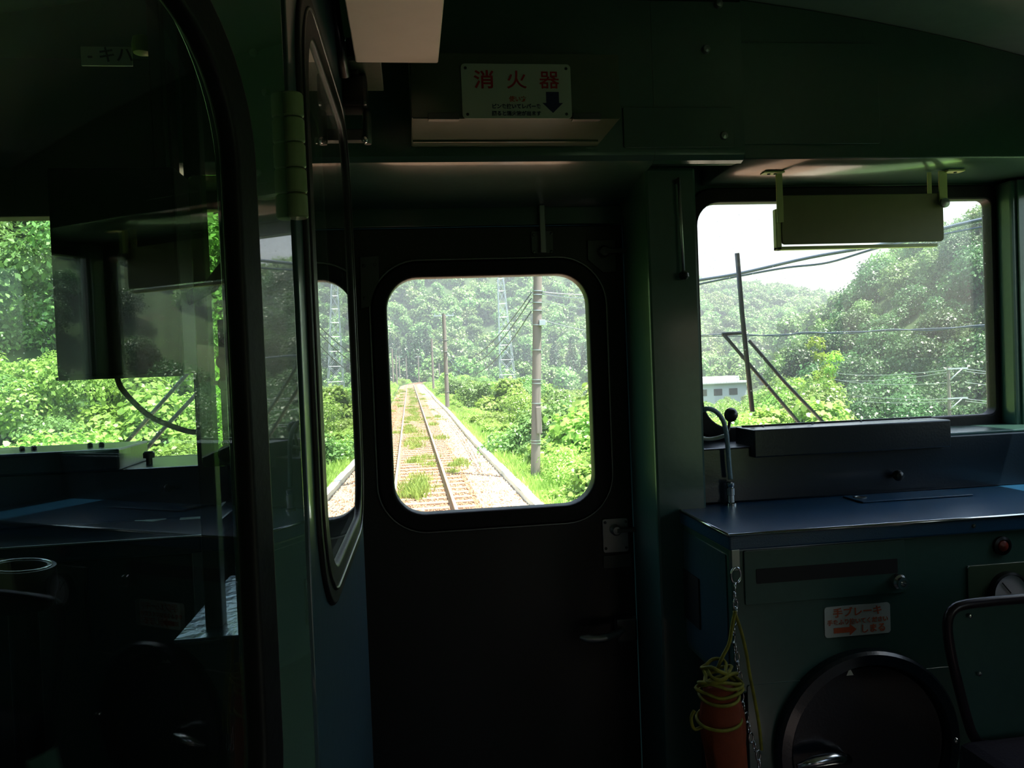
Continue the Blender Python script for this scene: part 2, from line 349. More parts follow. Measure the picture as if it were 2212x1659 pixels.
# top bolt on plate
def bolt():
    c = onY(1170, 520, D); t0 = onY(1166, 447, D); b0 = onY(1174, 548, D)
    link('bolt_plate', plate([rr(onY(1148, 530, D).x, b0.z, onY(1194, 530, D).x, onY(1170, 500, D).z, .004)], 0, .006, FR, .001), steel_dark, dr)
    o = link('slide_bolt', box((t0.x-.005, D-.022, b0.z), (t0.x+.008, D-.008, t0.z), .002), steel, dr)
    for px, py in ((1152, 508), (1190, 506), (1153, 546), (1190, 545)): screw(onY(px, py, D)+Vector((0, -.006, 0)), (0, -1, 0), dr, .004, steel_dark)
bolt()
a = onY(1268, 520, D); b = onY(1330, 588, D)
link('lock_plate', plate([[(a.x, a.z), (b.x, a.z), (b.x, b.z), (a.x+.035, b.z), (a.x, b.z+.03)]], 0, .005, FR, .001), steel_dark, dr)
c = onY(1302, 545, D); link('lock_cylinder', lathe([(.014, 0), (.014, .012), (.010, .018), (0, .019)], c+Vector((0, -.004, 0)), (0, -1, 0)), steel_dark, dr)
link('latch_bar', box((c.x, D-.024, c.z-.006), (DX1+.012, D-.010, c.z+.006), .002), steel_dark, dr)
a = onY(1300, 1121, D); b = onY(1357, 1190, D)
link('lock_plate', plate([rr(a.x, b.z, b.x, a.z, .006)], 0, .005, FR, .001), steel, dr)
c = onY(1328, 1143, D); link('lock_cylinder', lathe([(.013, 0), (.013, .012), (.009, .018), (0, .019)], c+Vector((0, -.004, 0)), (0, -1, 0)), steel, dr)
link('latch_bar', box((c.x, D-.024, c.z-.005), (DX1+.012, D-.010, c.z+.005), .002), steel_dark, dr)
for px, py in ((1306, 1128), (1350, 1126), (1308, 1184), (1352, 1182)): screw(onY(px, py, D)+Vector((0, -.005, 0)), (0, -1, 0), dr, .0035, steel_dark)
a = onY(1303, 1201, D); b = onY(1363, 1223, D)
link('maker_label', plate([rr(a.x, b.z, b.x, a.z, .001)], 0, .002, FR), steel_dark, dr)
# handle
a = onY(1325, 1330, D); b = onY(1392, 1375, D)
h = link('handle_base', box((a.x, D-.03, b.z), (min(b.x, DX1-.004), D-.001, a.z), .006), steel_dark, dr)
P = [onY(1345, 1362, D-.04), onY(1325, 1372, D-.05), onY(1300, 1379, D-.055), onY(1275, 1380, D-.055), onY(1252, 1377, D-.05)]
link('lever_handle', tube([Vector((P[0].x, D-.02, P[0].z))]+smooth_path(P, 4), .008, 10, rr=[.007, .007]+[.009]*4+[.0105]*8+[.008, .006, .004]), steel, h)
# gusset plate upper left of the door
g0 = [onY(*p, D) for p in ((778, 556), (818, 553), (818, 610), (800, 662), (780, 668))]
link('gusset_plate', plate([[(p.x, p.z) for p in g0]], 0, .006, FR, .001), steel_dark, dr)
for px, py in ((786, 575), (810, 572), (788, 645)): screw(onY(px, py, D)+Vector((0, -.006, 0)), (0, -1, 0), dr, .004, steel_dark)
# ================================================================== GLAZED LEAVES (partition)
PA = Vector((-.121, .7, 0)); dA = Vector((.276, .961, 0)); MA = frame(PA, dA, (0, 0, 1))
pa = thing('door_2', 'glossy green partition leaf with big dark rubber-edged window', 'door', (-.2, .43, 0), kind='structure')
hA = rr(-.60, .965, -.014, 1.700, .13, 14); iA = rr(-.56, 1.005, -.046, 1.668, .1, 12)
link('door_leaf', plate([[(-.68, .02), (.068, .02), (.068, 2.08), (-.68, 2.08)], hA], -.03, 0, MA, .003), paint_gloss, pa)
link('rubber_gasket', plate([rr(-.606, .959, -.010, 1.705, .132, 14), iA], -.010, .007, MA, .005), rubber, pa)
link('glass_pane', plate([rr(-.59, .98, -.02, 1.695, .11, 10)], -.007, -.002, MA), gl_part, pa)
link('edge_trim', box((.068, -.03, .02), (.080, .003, 2.08), .003, MA), steel, pa)
# hinge
HB = Vector((-.101, .768, 0))
for k in range(5):
    z1 = 1.662-k*.0234; o = link('hinge_knuckle', lathe([(.009, 0), (.0102, .0015), (.0102, .0205), (.009, .022)], (HB.x+.004, HB.y-.002, z1-.0225), (0, 0, 1), 18), knuckle_m, pa)
FB = Vector((-.090, 1.40, 0)); dB = (FB-HB).normalized(); MB = frame(HB+dB*.014, dB, (0, 0, 1)); LB = (FB-HB).length-.014
pb = thing('door_3', 'folded-open door leaf whose window mirrors the railway track', 'door', (-.1, 1.1, 0), kind='structure')
gB = rr(.048, 1.135, LB-.012, 1.83, .125, 14); iB = rr(.108, 1.172, LB-.044, 1.79, .09, 12)
link('door_leaf', plate([[(0, .02), (LB, .02), (LB, 2.05), (0, 2.05)], gB], -.03, 0, MB, .002), teal_paint, pb)
link('rubber_gasket', plate([rr(.044, 1.131, LB-.008, 1.834, .13, 14), iB], -.036, .005, MB, .004), rubber, pb)
link('gasket_bead', tube([MB @ Vector((u, v, .0055)) for u, v in rr(.062, 1.149, LB-.026, 1.816, .115, 14)], .002, 6, True), black_plastic, pb)
link('glass_pane', plate([rr(.06, 1.147, LB-.024, 1.818, .11, 10)], -.004, 0, MB), gl_leaf, pb)
link('guard_strip', bms(lambda bm: (add_box(bm, (.03, 0, 1.108), (LB-.004, .006, 1.113), .0012, MB), add_box(bm, (.03, 0, 1.116), (LB-.004, .006, 1.120), .0012, MB))), chrome, pb)
# ================================================================== OVER THE DOOR
z = 1.838; x0, x1 = .024, .398; yb = 1.588; yf = 1.405
eb = thing('extinguisher_box', 'grey-green extinguisher box with white sign above the gangway door', 'box', ((x0+x1)/2, yb, z))
def _eb(bm):
    prof = [(yf, z), (yf, 1.952), (yb, 2.02), (yb, z)]
    A = [bm.verts.new((x0, y, zz)) for y, zz in prof]; B = [bm.verts.new((x1, y, zz)) for y, zz in prof]
    for i in range(4): bm.faces.new((A[i], A[(i+1) % 4], B[(i+1) % 4], B[i]))
    bm.faces.new(A); bm.faces.new(list(reversed(B))); bmesh.ops.recalc_face_normals(bm, faces=bm.faces)
    bmesh.ops.bevel(bm, geom=bm.edges[:], offset=.002, segments=2, affect='EDGES')
link('box_body', bms(_eb), paint_box, eb)
link('bottom_lip', box((x0+.002, yb-.05, z-.004), (x1-.01, yb-.046, z+.001), .001), paint_box, eb)
for a_, b_ in ((925, 992), (1237, 1298)):
    pa_, pb_ = onY(a_, 262, yf), onY(b_, 262, yf); link('hinge', box((pa_.x, yf-.004, z-.003), (pb_.x, yf+.01, z+.009), .001), steel_dark, eb)
a = onY(995, 137, yf-.003); b = onY(1236, 257, yf-.003); sx0, sx1, sz0, sz1 = a.x, b.x, b.z+.001, a.z
sp = link('sign_plate', plate([rr(sx0, sz0, sx1, sz1, .007)], 0, .002, front(yf-.001)), white_plate, eb); sp['label'] = 'white enamel sign with red characters and navy arrow'
UX, VZ = (1, 0, 0), (0, 0, 1); ys = yf-.0036; W_, H_ = sx1-sx0, sz1-sz0
for ch, fx, bo in (('消', .205, .0005), ('火', .50, .0003), ('器', .80, .0002)):
    text(ch, .0335, (sx0+W_*fx, ys, sz0+H_*.685), UX, VZ, red_paint, sp, bold=bo, sx=1.12)
text('使い方', .0105, (sx0+W_*.505, ys, sz0+H_*.35), UX, VZ, orange_paint, sp, bold=.0002)
text('ピンを抜いてレバーを', .0088, (sx0+W_*.49, ys, sz0+H_*.215), UX, VZ, navy_paint, sp, bold=.0002)
text('握ると消火液が出ます', .0088, (sx0+W_*.49, ys, sz0+H_*.085), UX, VZ, navy_paint, sp, bold=.0002)
ax, az = sx0+W_*.825, sz0+H_*.1
link('arrow', plate([[(ax, az), (ax+.0185, az+.0175), (ax+.0115, az+.0175), (ax+.0115, az+.037), (ax-.0115, az+.037), (ax-.0115, az+.0175), (ax-.0185, az+.0175)]], 0, .0006, front(yf-.0032)), navy_paint, sp)
for u, v in ((.04, .92), (.96, .92), (.045, .075), (.95, .08)): link('rivet', lathe([(.0028, 0), (.0024, .001), (0, .0015)], (sx0+W_*u, ys+.0005, sz0+H_*v), (0, -1, 0), 10), black_ink, sp)
# white ceiling unit
cu_ = thing('ceiling_unit', 'pinkish white metal unit hanging from the ceiling left of the extinguisher box', 'ceiling unit', (.0, 1.0, 1.9))
link('underside_panel', plate([rr(-.064, .62, .069, 1.317, .004)], 0, .012, frame((0, 0, 1.9), (1, 0, 0), (0, 1, 0)), .002), lamp_white, cu_)
link('housing', box((-.058, .63, 1.911), (.064, 1.311, 2.155), .003), paint_dark, cu_)
link('mounting_plate', box((-.076, 1.315, 1.902), (-.023, 1.455, 1.910), .002), paint_box, cu_)
# door closer hardware between leaf and ceiling unit
dc = thing('door_closer', 'black door closer with small chrome screws beneath the ceiling unit', 'door closer', (-.06, 1.3, 1.80))
a = onY(747, 85, 1.36); b = onY(775, 165, 1.36); link('closer_arm', box((a.x, 1.35, b.z), (b.x, 1.375, a.z), .003), black_plastic, dc)
a = onY(735, 165, 1.38); b = onY(795, 235, 1.38); link('closer_body', box((a.x, 1.36, b.z), (b.x, 1.42, a.z), .006), black_plastic, dc)
a = onY(783, 235, 1.38); b = onY(802, 308, 1.38); link('closer_rod', lathe([(.006, 0), (.0075, .004), (.0075, (a.z-b.z)-.004), (.005, a.z-b.z)], ((a.x+b.x)/2, 1.39, b.z), (0, 0, 1), 12), steel_dark, dc)
a = onY(700, 290, 1.42); b = onY(800, 310, 1.42); link('closer_rail', box((a.x+.02, 1.40, b.z), (b.x, 1.42, a.z+.004), .002), steel_dark, dc)
for px, py in ((785, 92), (741, 86), (788, 302)):
    screw(onY(px, py, 1.35), (0, -1, 0), dc, .006)
link('ceiling_strut', tube([onY(715, -40, 1.25), onY(728, 60, 1.28), onY(745, 165, 1.33)], .009, 10), black_plastic, dc)
# pull rod on pillar
pr = thing('pull_rod', 'slim vertical metal rod with dark knob on the green pillar', 'rod', onY(1476, 600, 1.63))
link('rod', tube([onY(1466, 384, 1.64), onY(1471, 480, 1.64), onY(1477, 590, 1.64)], .0035, 8), steel, pr)
c = onY(1477, 590, 1.64); link('knob', lathe([(.004, .004), (.010, 0), (.011, -.008), (.006, -.014)], c, (0, 0, 1), 14), black_plastic, pr)
link('wall_clip', box((c.x-.008, 1.64, 1.775), (c.x+.002, 1.656, 1.785), .001), steel_dark, pr)
# small clip at pillar edge
# ================================================================== SUN VISOR
vz = thing('sun_visor', 'dark cream sun visor board hanging in the wide windscreen', 'sun visor', (1.05, 1.72, 1.64))
yv = 1.715
a = onY(1683, 429, yv); b = onY(2037, 418, yv); c = onY(2040, 518, yv); d = onY(1683, 534, yv)
vx0, vx1, vz0, vz1 = .85, 1.249, 1.651, 1.762
link('visor_board', plate([rr(vx0, vz0, vx1, vz1, .009)], -.008, 0, front(yv), .002), cream, vz)
link('visor_frame', bms(lambda bm: (add_box(bm, (vx0-.012, yv+.002, vz0-.012), (vx0+.001, yv+.018, vz1-.03), .002), add_box(bm, (vx0-.012, yv+.002, vz0-.012), (vx1-.015, yv+.018, vz0-.004), .002))), cream_edge, vz)
bl = [onY(1674, 358, yv), onY(1677, 440, yv), onY(1682, 475, yv)]
link('bracket_arm', box((vx0-.012, yv-.006, 1.70), (vx0+.003, yv-.002, 1.812), .001), cream_edge, vz)
link('bracket_arm', box((1.236, yv-.006, 1.735), (1.256, yv-.002, 1.812), .001), cream_edge, vz)
link('bracket_arm', box((1.214, yv+.004, 1.755), (1.224, yv+.007, 1.812), .001), cream_edge, vz)
o = link('mounting_foot', box((vx0-.045, yv-.02, 1.8085), (vx0+.002, yv+.004, 1.8125), .0005), cream_edge, vz); screw((vx0-.03, yv-.008, 1.809), (0, 0, -1), o, .004, steel_dark); screw((vx0-.015, yv-.008, 1.809), (0, 0, -1), o, .004, steel_dark)
o = link('mounting_foot', box((1.250, yv-.02, 1.8085), (1.292, yv+.004, 1.8125), .0005), cream_edge, vz); screw((1.275, yv-.008, 1.809), (0, 0, -1), o, .004, steel_dark)
link('clamp_knob', lathe([(.009, 0), (.011, .004), (.011, .010), (.006, .013)], (1.243, yv-.006, 1.737), (0, -1, 0), 16), steel, vz)
# ================================================================== DESK (right)
ZD = 1.076; dx0 = .568; dy0 = 1.39
ds = thing('control_desk', 'green control desk with dark blue top under the wide windscreen', 'desk', (1.05, 1.6, 0))
link('desk_top', box((dx0, dy0, ZD-.030), (XR-.003, 1.846, ZD), .003), desk_blue, ds)
link('edge_strip', bms(lambda bm: (add_tube(bm, [(dx0-.001, dy0-.001, ZD-.0015), (XR-.005, dy0-.001, ZD-.0015)], .0034, 12), add_tube(bm, [(dx0-.001, dy0, ZD-.0015), (dx0-.001, 1.65, ZD-.0015)], .0034, 12)), True), chrome, ds)
yc = 1.402
link('cabinet_body', box((dx0+.008, yc, .775), (XR-.004, 1.84, ZD-.031), .004), paint, ds)
link('cabinet_base', box((dx0+.03, yc+.001, .01), (XR-.004, 1.80, .776), .004), paint_dark, ds)
link('front_panel', plate([rr(dx0+.03, .02, XR-.006, .790, .004)], 0, .004, front(yc+.001)), paint, ds)
# corner strip
a = onX(1484, 1150, dx0+.008)
sidep = link('side_panel', plate([rr(1.425, .79, 1.835, ZD-.045, .004)], 0, .003, frame((dx0+.008, 0, 0), (0, -1, 0), (0, 0, 1)) @ Matrix.Diagonal((-1, 1, -1, 1)) if False else frame((dx0+.0085, 3.26, 0), (0, -1, 0), (0, 0, 1)) @ Matrix.Translation((0, 0, 0)), .0005), teal_paint, ds)
sA, sB = onX(1470, 1226, dx0), onX(1508, 1330, dx0)
link('side_slot', box((dx0+.002, min(sA.y, sB.y), sB.z-.03), (dx0+.009, max(sA.y, sB.y), sA.z), .001), very_black, ds)
# upper left raised panel with slot
a = onY(1605, 1190, yc); b = onY(1955, 1295, yc)
dp = link('drawer_panel', plate([rr(a.x, onY(1700, 1299, yc).z, b.x, ZD-.034, .003)], 0, .004, front(yc), .001), paint, ds)
s0 = onY(1632, 1260, yc); s1 = onY(1935, 1203, yc)
link('slot', plate([rr(s0.x, s0.z, s1.x, s1.z-.002, .002)], 0, .0012, front(yc-.004)), very_black, dp)
c = onY(1937, 1254, yc-.004); link('key_knob', lathe([(.014, 0), (.014, .012), (.011, .016), (.011, .022), (.006, .022), (.005, .012)], c, (0, -1, 0), 20), chrome, dp)
# sign
a = onY(1779, 1303, yc); b = onY(1923, 1370, yc)
hx0, hx1, hz1 = a.x, b.x, onY(1779, 1312, yc).z; hz0 = onY(1781, 1378, yc).z
hs = link('sign_plate', plate([rr(hx0, hz0, hx1, hz1, .006)], 0, .002, front(yc)), white_plate, ds); hs['label'] = 'worn white sign with faded red writing and arrow'
yy = yc-.0026; W_, H_ = hx1-hx0, hz1-hz0
text('手ブレーキ', .0185, (hx0+W_*.5, yy, hz0+H_*.77), UX, VZ, orange_paint, hs, bold=.0003, sx=1.08)
text('手をふり抜いてください', .0112, (hx0+W_*.5, yy, hz0+H_*.47), UX, VZ, orange_paint, hs, bold=.0002)
text('しまる', .0175, (hx0+W_*.73, yy, hz0+H_*.19), UX, VZ, orange_paint, hs, bold=.0003)
q = (hx0+W_*.13, hz0+H_*.13)
link('arrow', plate([[(q[0], q[1]), (q[0]+.032, q[1]), (q[0]+.032, q[1]-.006), (q[0]+.046, q[1]+.005), (q[0]+.032, q[1]+.016), (q[0]+.032, q[1]+.010), (q[0], q[1]+.010)]], 0, .0006, front(yc-.0022)), orange_paint, hs)
# lamp + gauge panel
c = onY(2162, 1178, yc); o = link('indicator_lamp', lathe([(.018, 0), (.018, .006), (.013, .008), (.012, .004)], c, (0, -1, 0)), black_plastic, ds); link('lens', lathe([(.012, .003), (.010, .008), (.004, .011), (0, .0115)], c, (0, -1, 0)), red_lens, o)
a = onY(2087, 1222, yc); gp = link('gauge_panel', plate([rr(a.x, .80, XR-.01, a.z, .003)], 0, .004, front(yc), .001), paint_box, ds)
c = onY(2175, 1278, yc-.004); gg = link('pressure_gauge', lathe([(.040, 0), (.040, .012), (.036, .014), (.034, .009)], c, (0, -1, 0), 32), black_plastic, gp)
link('dial_face', lathe([(.0345, .008), (.0345, .0095), (0, .0096)], c, (0, -1, 0), 32), dial_m, gg)
link('needle', box((-.001, -.0115, 0), (.001, -.0105, .028), 0, Matrix.Translation(c) @ Matrix.Rotation(-.7, 4, 'Y')), black_ink, gg)
screw(onY(2091, 1226, yc-.004), (0, -1, 0), gp, .003)
c = onY(2095, 1131, yc-.002); screw((c.x, dy0, ZD-.016), (0, -1, 0), ds, .004, steel_dark)
# instrument box at the back of the desk
ib = thing('instrument_box', 'long dark blue instrument box standing along the windscreen sill', 'instrument box', (1.1, 1.76, ZD))
link('box_body', box((p1.x+.003, 1.690, ZD+.0005), (XR-.004, 1.847, 1.200), .004), hood_blue, ib)
rb = link('raised_hood', box((.749, 1.672, 1.176), (1.221, 1.775, 1.238), .003), hood_blue, ib)
link('lid_edge', box((.757, 1.752, 1.238), (1.23, 1.757, 1.2415), .001), black_plastic, rb)
c = onY(1930, 1025, 1.69); link('ball_knob', lathe([(.004, 0), (.004, .006), (.010, .011), (.0125, .019), (.009, .028), (.003, .0315), (0, .032)], c+Vector((0, .001, 0)), (0, -1, 0), 20), black_plastic, ib)
for k in range(4): screw((.80+.12*k, 1.735, 1.238), (0, 0, 1), rb, .003, steel_dark)
link('sill_shelf', box((1.225, 1.69, 1.2), (XR-.005, 1.847, 1.206), .002), paint, ib)
ld_ = top(link('inspection_lid', plate([rr(.952, 1.593, 1.213, 1.672, .003)], 0, .003, frame((0, 0, ZD+.0008), (1, 0, 0), (0, 1, 0)), .0008), desk_blue), 'thin blue inspection lid lying on the desk top', 'lid')
c = onZ(1853, 1073, ZD+.004); link('finger_pull', lathe([(.014, 0), (.014, .0012), (.011, .0016), (.010, .0004), (0, .0004)], (c.x, 1.640, ZD+.0038), (0, 0, 1), 24), steel, ld_)
# ball lever by the sill
bl_ = thing('ball_lever', 'small lever with black ball at the windscreen corner', 'lever', onY(1570, 945, 1.72))
c = onY(1579, 896, 1.73); e = onY(1572, 935, 1.73)
link('stem', tube([e+Vector((0, 0, -.03)), e, c], .004, 8), black_plastic, bl_)
link('ball', lathe([(.001, -.0165), (.007, -.015), (.0125, -.010), (.0165, 0), (.0125, .010), (.007, .015), (.001, .0165)], c, (0, 1, 0), 20), black_plastic, bl_)
# gooseneck
gn = thing('gooseneck_microphone', 'grey flexible gooseneck on chrome base beside the green pillar', 'gooseneck', (onY(1578, 1082, 1.66).x, 1.66, ZD))
pts = [onY(x_, y_, 1.672) for x_, y_ in ((1578, 1035), (1575, 1005), (1572, 965), (1568, 930), (1560, 905), (1545, 888), (1528, 883))]+[onY(1512, 890, 1.685), onY(1500, 915, 1.70), onY(1505, 940, 1.715)]
link('flexible_neck', tube(smooth_path(pts, 8), .0052, 12), hose_grey, gn)
link('cable', tube(smooth_path([onY(1500, 942, 1.70), onY(1525, 948, 1.70), onY(1545, 947, 1.695), onY(1566, 941, 1.685)], 6), .0042, 8), hose_pale, gn)
b0 = onY(1580, 1080, 1.665)
link('base_socket', lathe([(.012, 0), (.012, .005), (.008, .007), (.008, .022), (.0095, .023), (.0095, .038), (.007, .040), (.009, .044), (.009, .050), (.006, .052)], (b0.x, 1.668, ZD), (0, 0, 1), 18), chrome, gn)
# handbrake wheel
hc = onY(1868, 1606, yc)
hb = thing('handbrake_wheel', 'round dark handbrake wheel with white triangle on the desk front', 'handbrake wheel', (hc.x, yc, hc.z-.185))
link('outer_ring', lathe([(.183, 0), (.183, .020), (.178, .026), (.160, .028), (.157, .022), (.156, .004)], (hc.x, yc+.001, hc.z), (0, -1, 0), 64), hood_blue, hb)
dsk = link('inner_disc', lathe([(.154, .002), (.154, .010), (.150, .013), (.05, .013), (0, .013)], (hc.x, yc+.001, hc.z), (0, -1, 0), 64), hood_blue, hb)
c = onY(1836, 1452, yc-.013); link('marker', plate([[(c.x-.007, c.z-.006), (c.x+.007, c.z-.006), (c.x, c.z+.008)]], 0, .0008, front(yc-.0125)), paper, dsk)
P = [onY(1830, 1640, yc-.03), onY(1800, 1638, yc-.04), onY(1760, 1645, yc-.04), onY(1722, 1655, yc-.04)]
hd = link('handle', tube([Vector((P[0].x, yc-.01, P[0].z))]+P, .01, 12, rr=[.006, .010, .011, .010, .004]), chrome, dsk)
c = onY(2063, 1595, yc-.02); screw(Vector((hc.x+.168, yc-.027, c.z)), (0, -1, 0), hb, .006)
# folding seat at the right edge
st = thing('seat_back', 'dark tube framed seat back in front of the gauge panel', 'seat', (.98, 1.15, .70))
yS = 1.2; Q = [(2240, 1290), (2150, 1298), (2085, 1306), (2058, 1318), (2047, 1345), (2052, 1400), (2070, 1480), (2090, 1555), (2104, 1592), (2125, 1608), (2170, 1612), (2240, 1608)]
pts = [onY(x_, y_, yS) for x_, y_ in Q]
xr = pts[0].x; loop = smooth_path(pts[1:-1], 5)
full = loop+[Vector((2*1.045-p.x, p.y, p.z)) for p in reversed(loop)]
link('tube_frame', tube(full, .0082, 10, True), tube_dark, st)
poly = [(p.x, p.z) for p in full]
cxm = sum(p[0] for p in poly)/len(poly); czm = sum(p[1] for p in poly)/len(poly)
link('back_panel', plate([[(cxm+(x_-cxm)*.985, czm+(z_-czm)*.985) for x_, z_ in poly]], -.006, .0, front(yS+.002), .001), paint, st)
for px, py in ((2095, 1330), (2115, 1455)): screw(onY(px, py, yS-.001), (0, -1, 0), st, .004)
cz = onY(2130, 1640, 1.12).z
link('seat_cushion', box((.86, .92, cz-.07), (1.26, 1.19, cz-.002), .02), seat_cloth, st)
# chain, carabiner, flag bundle at the desk corner
ck = thing('carabiner_chain', 'steel clip with hanging chain at the desk corner', 'chain', onY(1590, 1300, 1.375))
a = onY(1590, 1208, 1.39)
link('hook_plate', box((a.x-.009, 1.388, onY(1590, 1232, 1.39).z), (a.x+.007, 1.402, onY(1590, 1187, 1.39).z), .001), steel, ck)
def ring(cx_, cy_, hw, hh, Y, r, tilt=0, name='chain_link'):
    c = onY(cx_, cy_, Y); s = Y/1700
    P = []
    for k in range(16):
        t = 2*math.pi*k/16; u, v = math.cos(t)*hw*s, math.sin(t)*hh*s
        P.append(c+Vector((u*math.cos(tilt), u*math.sin(tilt), v)))
    return link(name, tube(P, r, 8, True), chrome, ck)
ring(1590, 1243, 13, 18, 1.37, .0022, .2, 'snap_hook'); ring(1588, 1272, 8, 14, 1.37, .002, 1.2)
chain = [(1587, 1290), (1589, 1306), (1590, 1322), (1588, 1340), (1585, 1362), (1583, 1378), (1588, 1400), (1592, 1420), (1594, 1440), (1598, 1462), (1600, 1484), (1602, 1506), (1606, 1528), (1612, 1550), (1618, 1572), (1622, 1594), (1630, 1612), (1638, 1632), (1640, 1652)]
for k, (x_, y_) in enumerate(chain): ring(x_, y_, 6, 12, 1.365, .0016, .3 if k % 2 else 1.5)
fb = thing('flag_bundle', 'rolled orange signal flag tied with yellow and black rope', 'flag', onY(1550, 1659, 1.36))
def _flag(bm):
    n = 20; rows = []
    for k in range(15):
        y_ = 1480+k*22; c = onY(1553+k*2.2, y_, 1.345); w_ = (.028+.006*math.sin(k*.5)+.0012*k)
        rows.append([bm.verts.new(c+Vector((math.cos(j*2*math.pi/n)*w_*(1+.13*math.sin(3*j*.628+k*.4)), math.sin(j*2*math.pi/n)*.024*(1+.2*math.sin(5*j*.628)), 0))) for j in range(n)])
    for A, B in zip(rows, rows[1:]):
        for j in range(n): bm.faces.new((A[j], A[(j+1) % n], B[(j+1) % n], B[j]))
    bm.faces.new(list(reversed(rows[0]))); bm.faces.new(rows[-1]); bmesh.ops.recalc_face_normals(bm, faces=bm.faces)
link('flag_cloth', bms(_flag, True), orange_cloth, fb)
def ropes(bm):
    for s in range(6):
        P = []
        for k in range(26):
            t = k/25*2*math.pi; c = onY(1545+s*3, 1440+s*9+6*math.sin(s*3), 1.345)
            r_ = .020+.004*s; P.append(c+Vector((math.cos(t)*r_*(1+.2*math.sin(3*t+s)), math.sin(t)*.026, .006*math.sin(2*t+s*1.7))))
        add_tube(bm, P, .0032, 6, True)
    for (y_, r_) in ((1500, .032), (1552, .036)):
        add_tube(bm, [onY(1553, y_, 1.345)+Vector((math.cos(k*.25)*r_*1.1, math.sin(k*.25)*.031, .008*math.sin(k*.25))) for k in range(25)], .003, 6, True)
    add_tube(bm, smooth_path([onY(x_, y_, 1.36) for x_, y_ in ((1586, 1320), (1600, 1360), (1612, 1410), (1620, 1460), (1630, 1510), (1640, 1570), (1645, 1620))], 5), .003, 6)
    add_tube(bm, smooth_path([onY(x_, y_, 1.355) for x_, y_ in ((1588, 1320), (1582, 1350), (1575, 1390), (1560, 1420), (1548, 1450))], 5), .0032, 6)
    add_tube(bm, smooth_path([onY(x_, y_, 1.34) for x_, y_ in ((1500, 1535), (1493, 1552), (1500, 1575), (1520, 1568), (1545, 1555))], 5), .003, 6)
    bmesh.ops.recalc_face_normals(bm, faces=bm.faces)
link('rope', bms(ropes, True), yellow_rope, fb)
# ================================================================== DARK CAB (left)
# driver desk
dd = thing('driver_desk', 'dark driving desk beyond the tinted partition window', 'desk', (-.72, 1.6, 0))
zl = onY(300, 1165, 1.40).z
link('desk_top', box((XL+.004, 1.40, zl-.03), (-.36, 1.846, zl), .004), hood_blue, dd)
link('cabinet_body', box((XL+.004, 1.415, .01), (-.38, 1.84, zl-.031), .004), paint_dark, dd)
link('edge_strip', box((XL+.004, 1.398, zl-.002), (-.36, 1.402, zl+.001), .0005), steel, dd)
hz = onY(275, 965, 1.6).z
hh = link('instrument_hood', bms(lambda bm: (add_box(bm, (XL+.01, 1.58, zl), (-.40, 1.80, 1.235), .004), add_box(bm, (XL+.01, 1.57, 1.235), (-.545, 1.74, hz), .004))), hood_blue, dd)
for px in (42, 68, 190, 215):
    c = onY(px, 968-px*.03, 1.62); link('button', lathe([(.005, 0), (.005, .008), (.003, .010)], (c.x, 1.63, hz-.001), (0, 0, 1), 12), black_plastic, hh)
c = onY(322, 985, 1.65); link('turn_knob', lathe([(.006, 0), (.006, .012), (.011, .013), (.011, .022), (.008, .026)], (c.x, 1.65, 1.235), (0, 0, 1), 16), black_plastic, hh)
for (quad, lab) in ((((185, 1109), (425, 1107), (330, 1126), (72, 1115)), 'pale sheet of paper lying flat on the dark driving desk'),
                    (((403, 1088), (488, 1084), (455, 1118), (388, 1122)), 'small bluish sheet near the corner of the dark driving desk')):
    P = [onZ(x_, y_, zl+.002) for x_, y_ in quad]
    top(link('paper_sheet', plate([[(p.x, p.y) for p in P]], 0, .0012, frame((0, 0, zl+.001), (1, 0, 0), (0, 1, 0))), paper), lab, 'paper')
# cup shaped brake valve
c = onY(45, 1222, 1.25); bc = thing('brake_valve', 'dark round brake valve with shiny rim left of the driving desk', 'brake valve', (c.x, 1.25, .72))
link('valve_cup', lathe([(.045, -.06), (.05, -.03), (.046, 0), (.034, 0), (.032, -.02), (0, -.02)], c, (.1, 0, 1), 28), black_plastic, bc)
link('rim', tube([c+Vector((math.cos(k*.2618)*.040, math.sin(k*.2618)*.040, -.1*math.cos(k*.2618)*.04+.001)) for k in range(24)], .0012, 8, True), chrome, bc)
link('valve_stem', lathe([(.02, .72), (.02, c.z-.05)], (c.x, 1.25, 0), (0, 0, 1), 14), black_plastic, bc)
link('stand', box((c.x-.05, 1.2, 0), (c.x+.05, 1.3, .73), .01), paint_dark, bc)
# glossy locker top
P = [onZ(x_, y_, 1.068) for x_, y_ in ((375, 1383), (560, 1388), (560, 1195))]
lk = thing('locker', 'low black locker with glossy top catching window light', 'locker', (P[0].x+.1, P[0].y+.15, 0))
y0 = P[0].y; 
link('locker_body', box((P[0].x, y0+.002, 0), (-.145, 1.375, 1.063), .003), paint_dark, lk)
link('locker_top', box((P[0].x, y0, 1.0632), (-.143, 1.38, 1.068), .001), mat('glossy_black_top', (90, 104, 120), .22, .8, bump=.25, scale=45), lk)
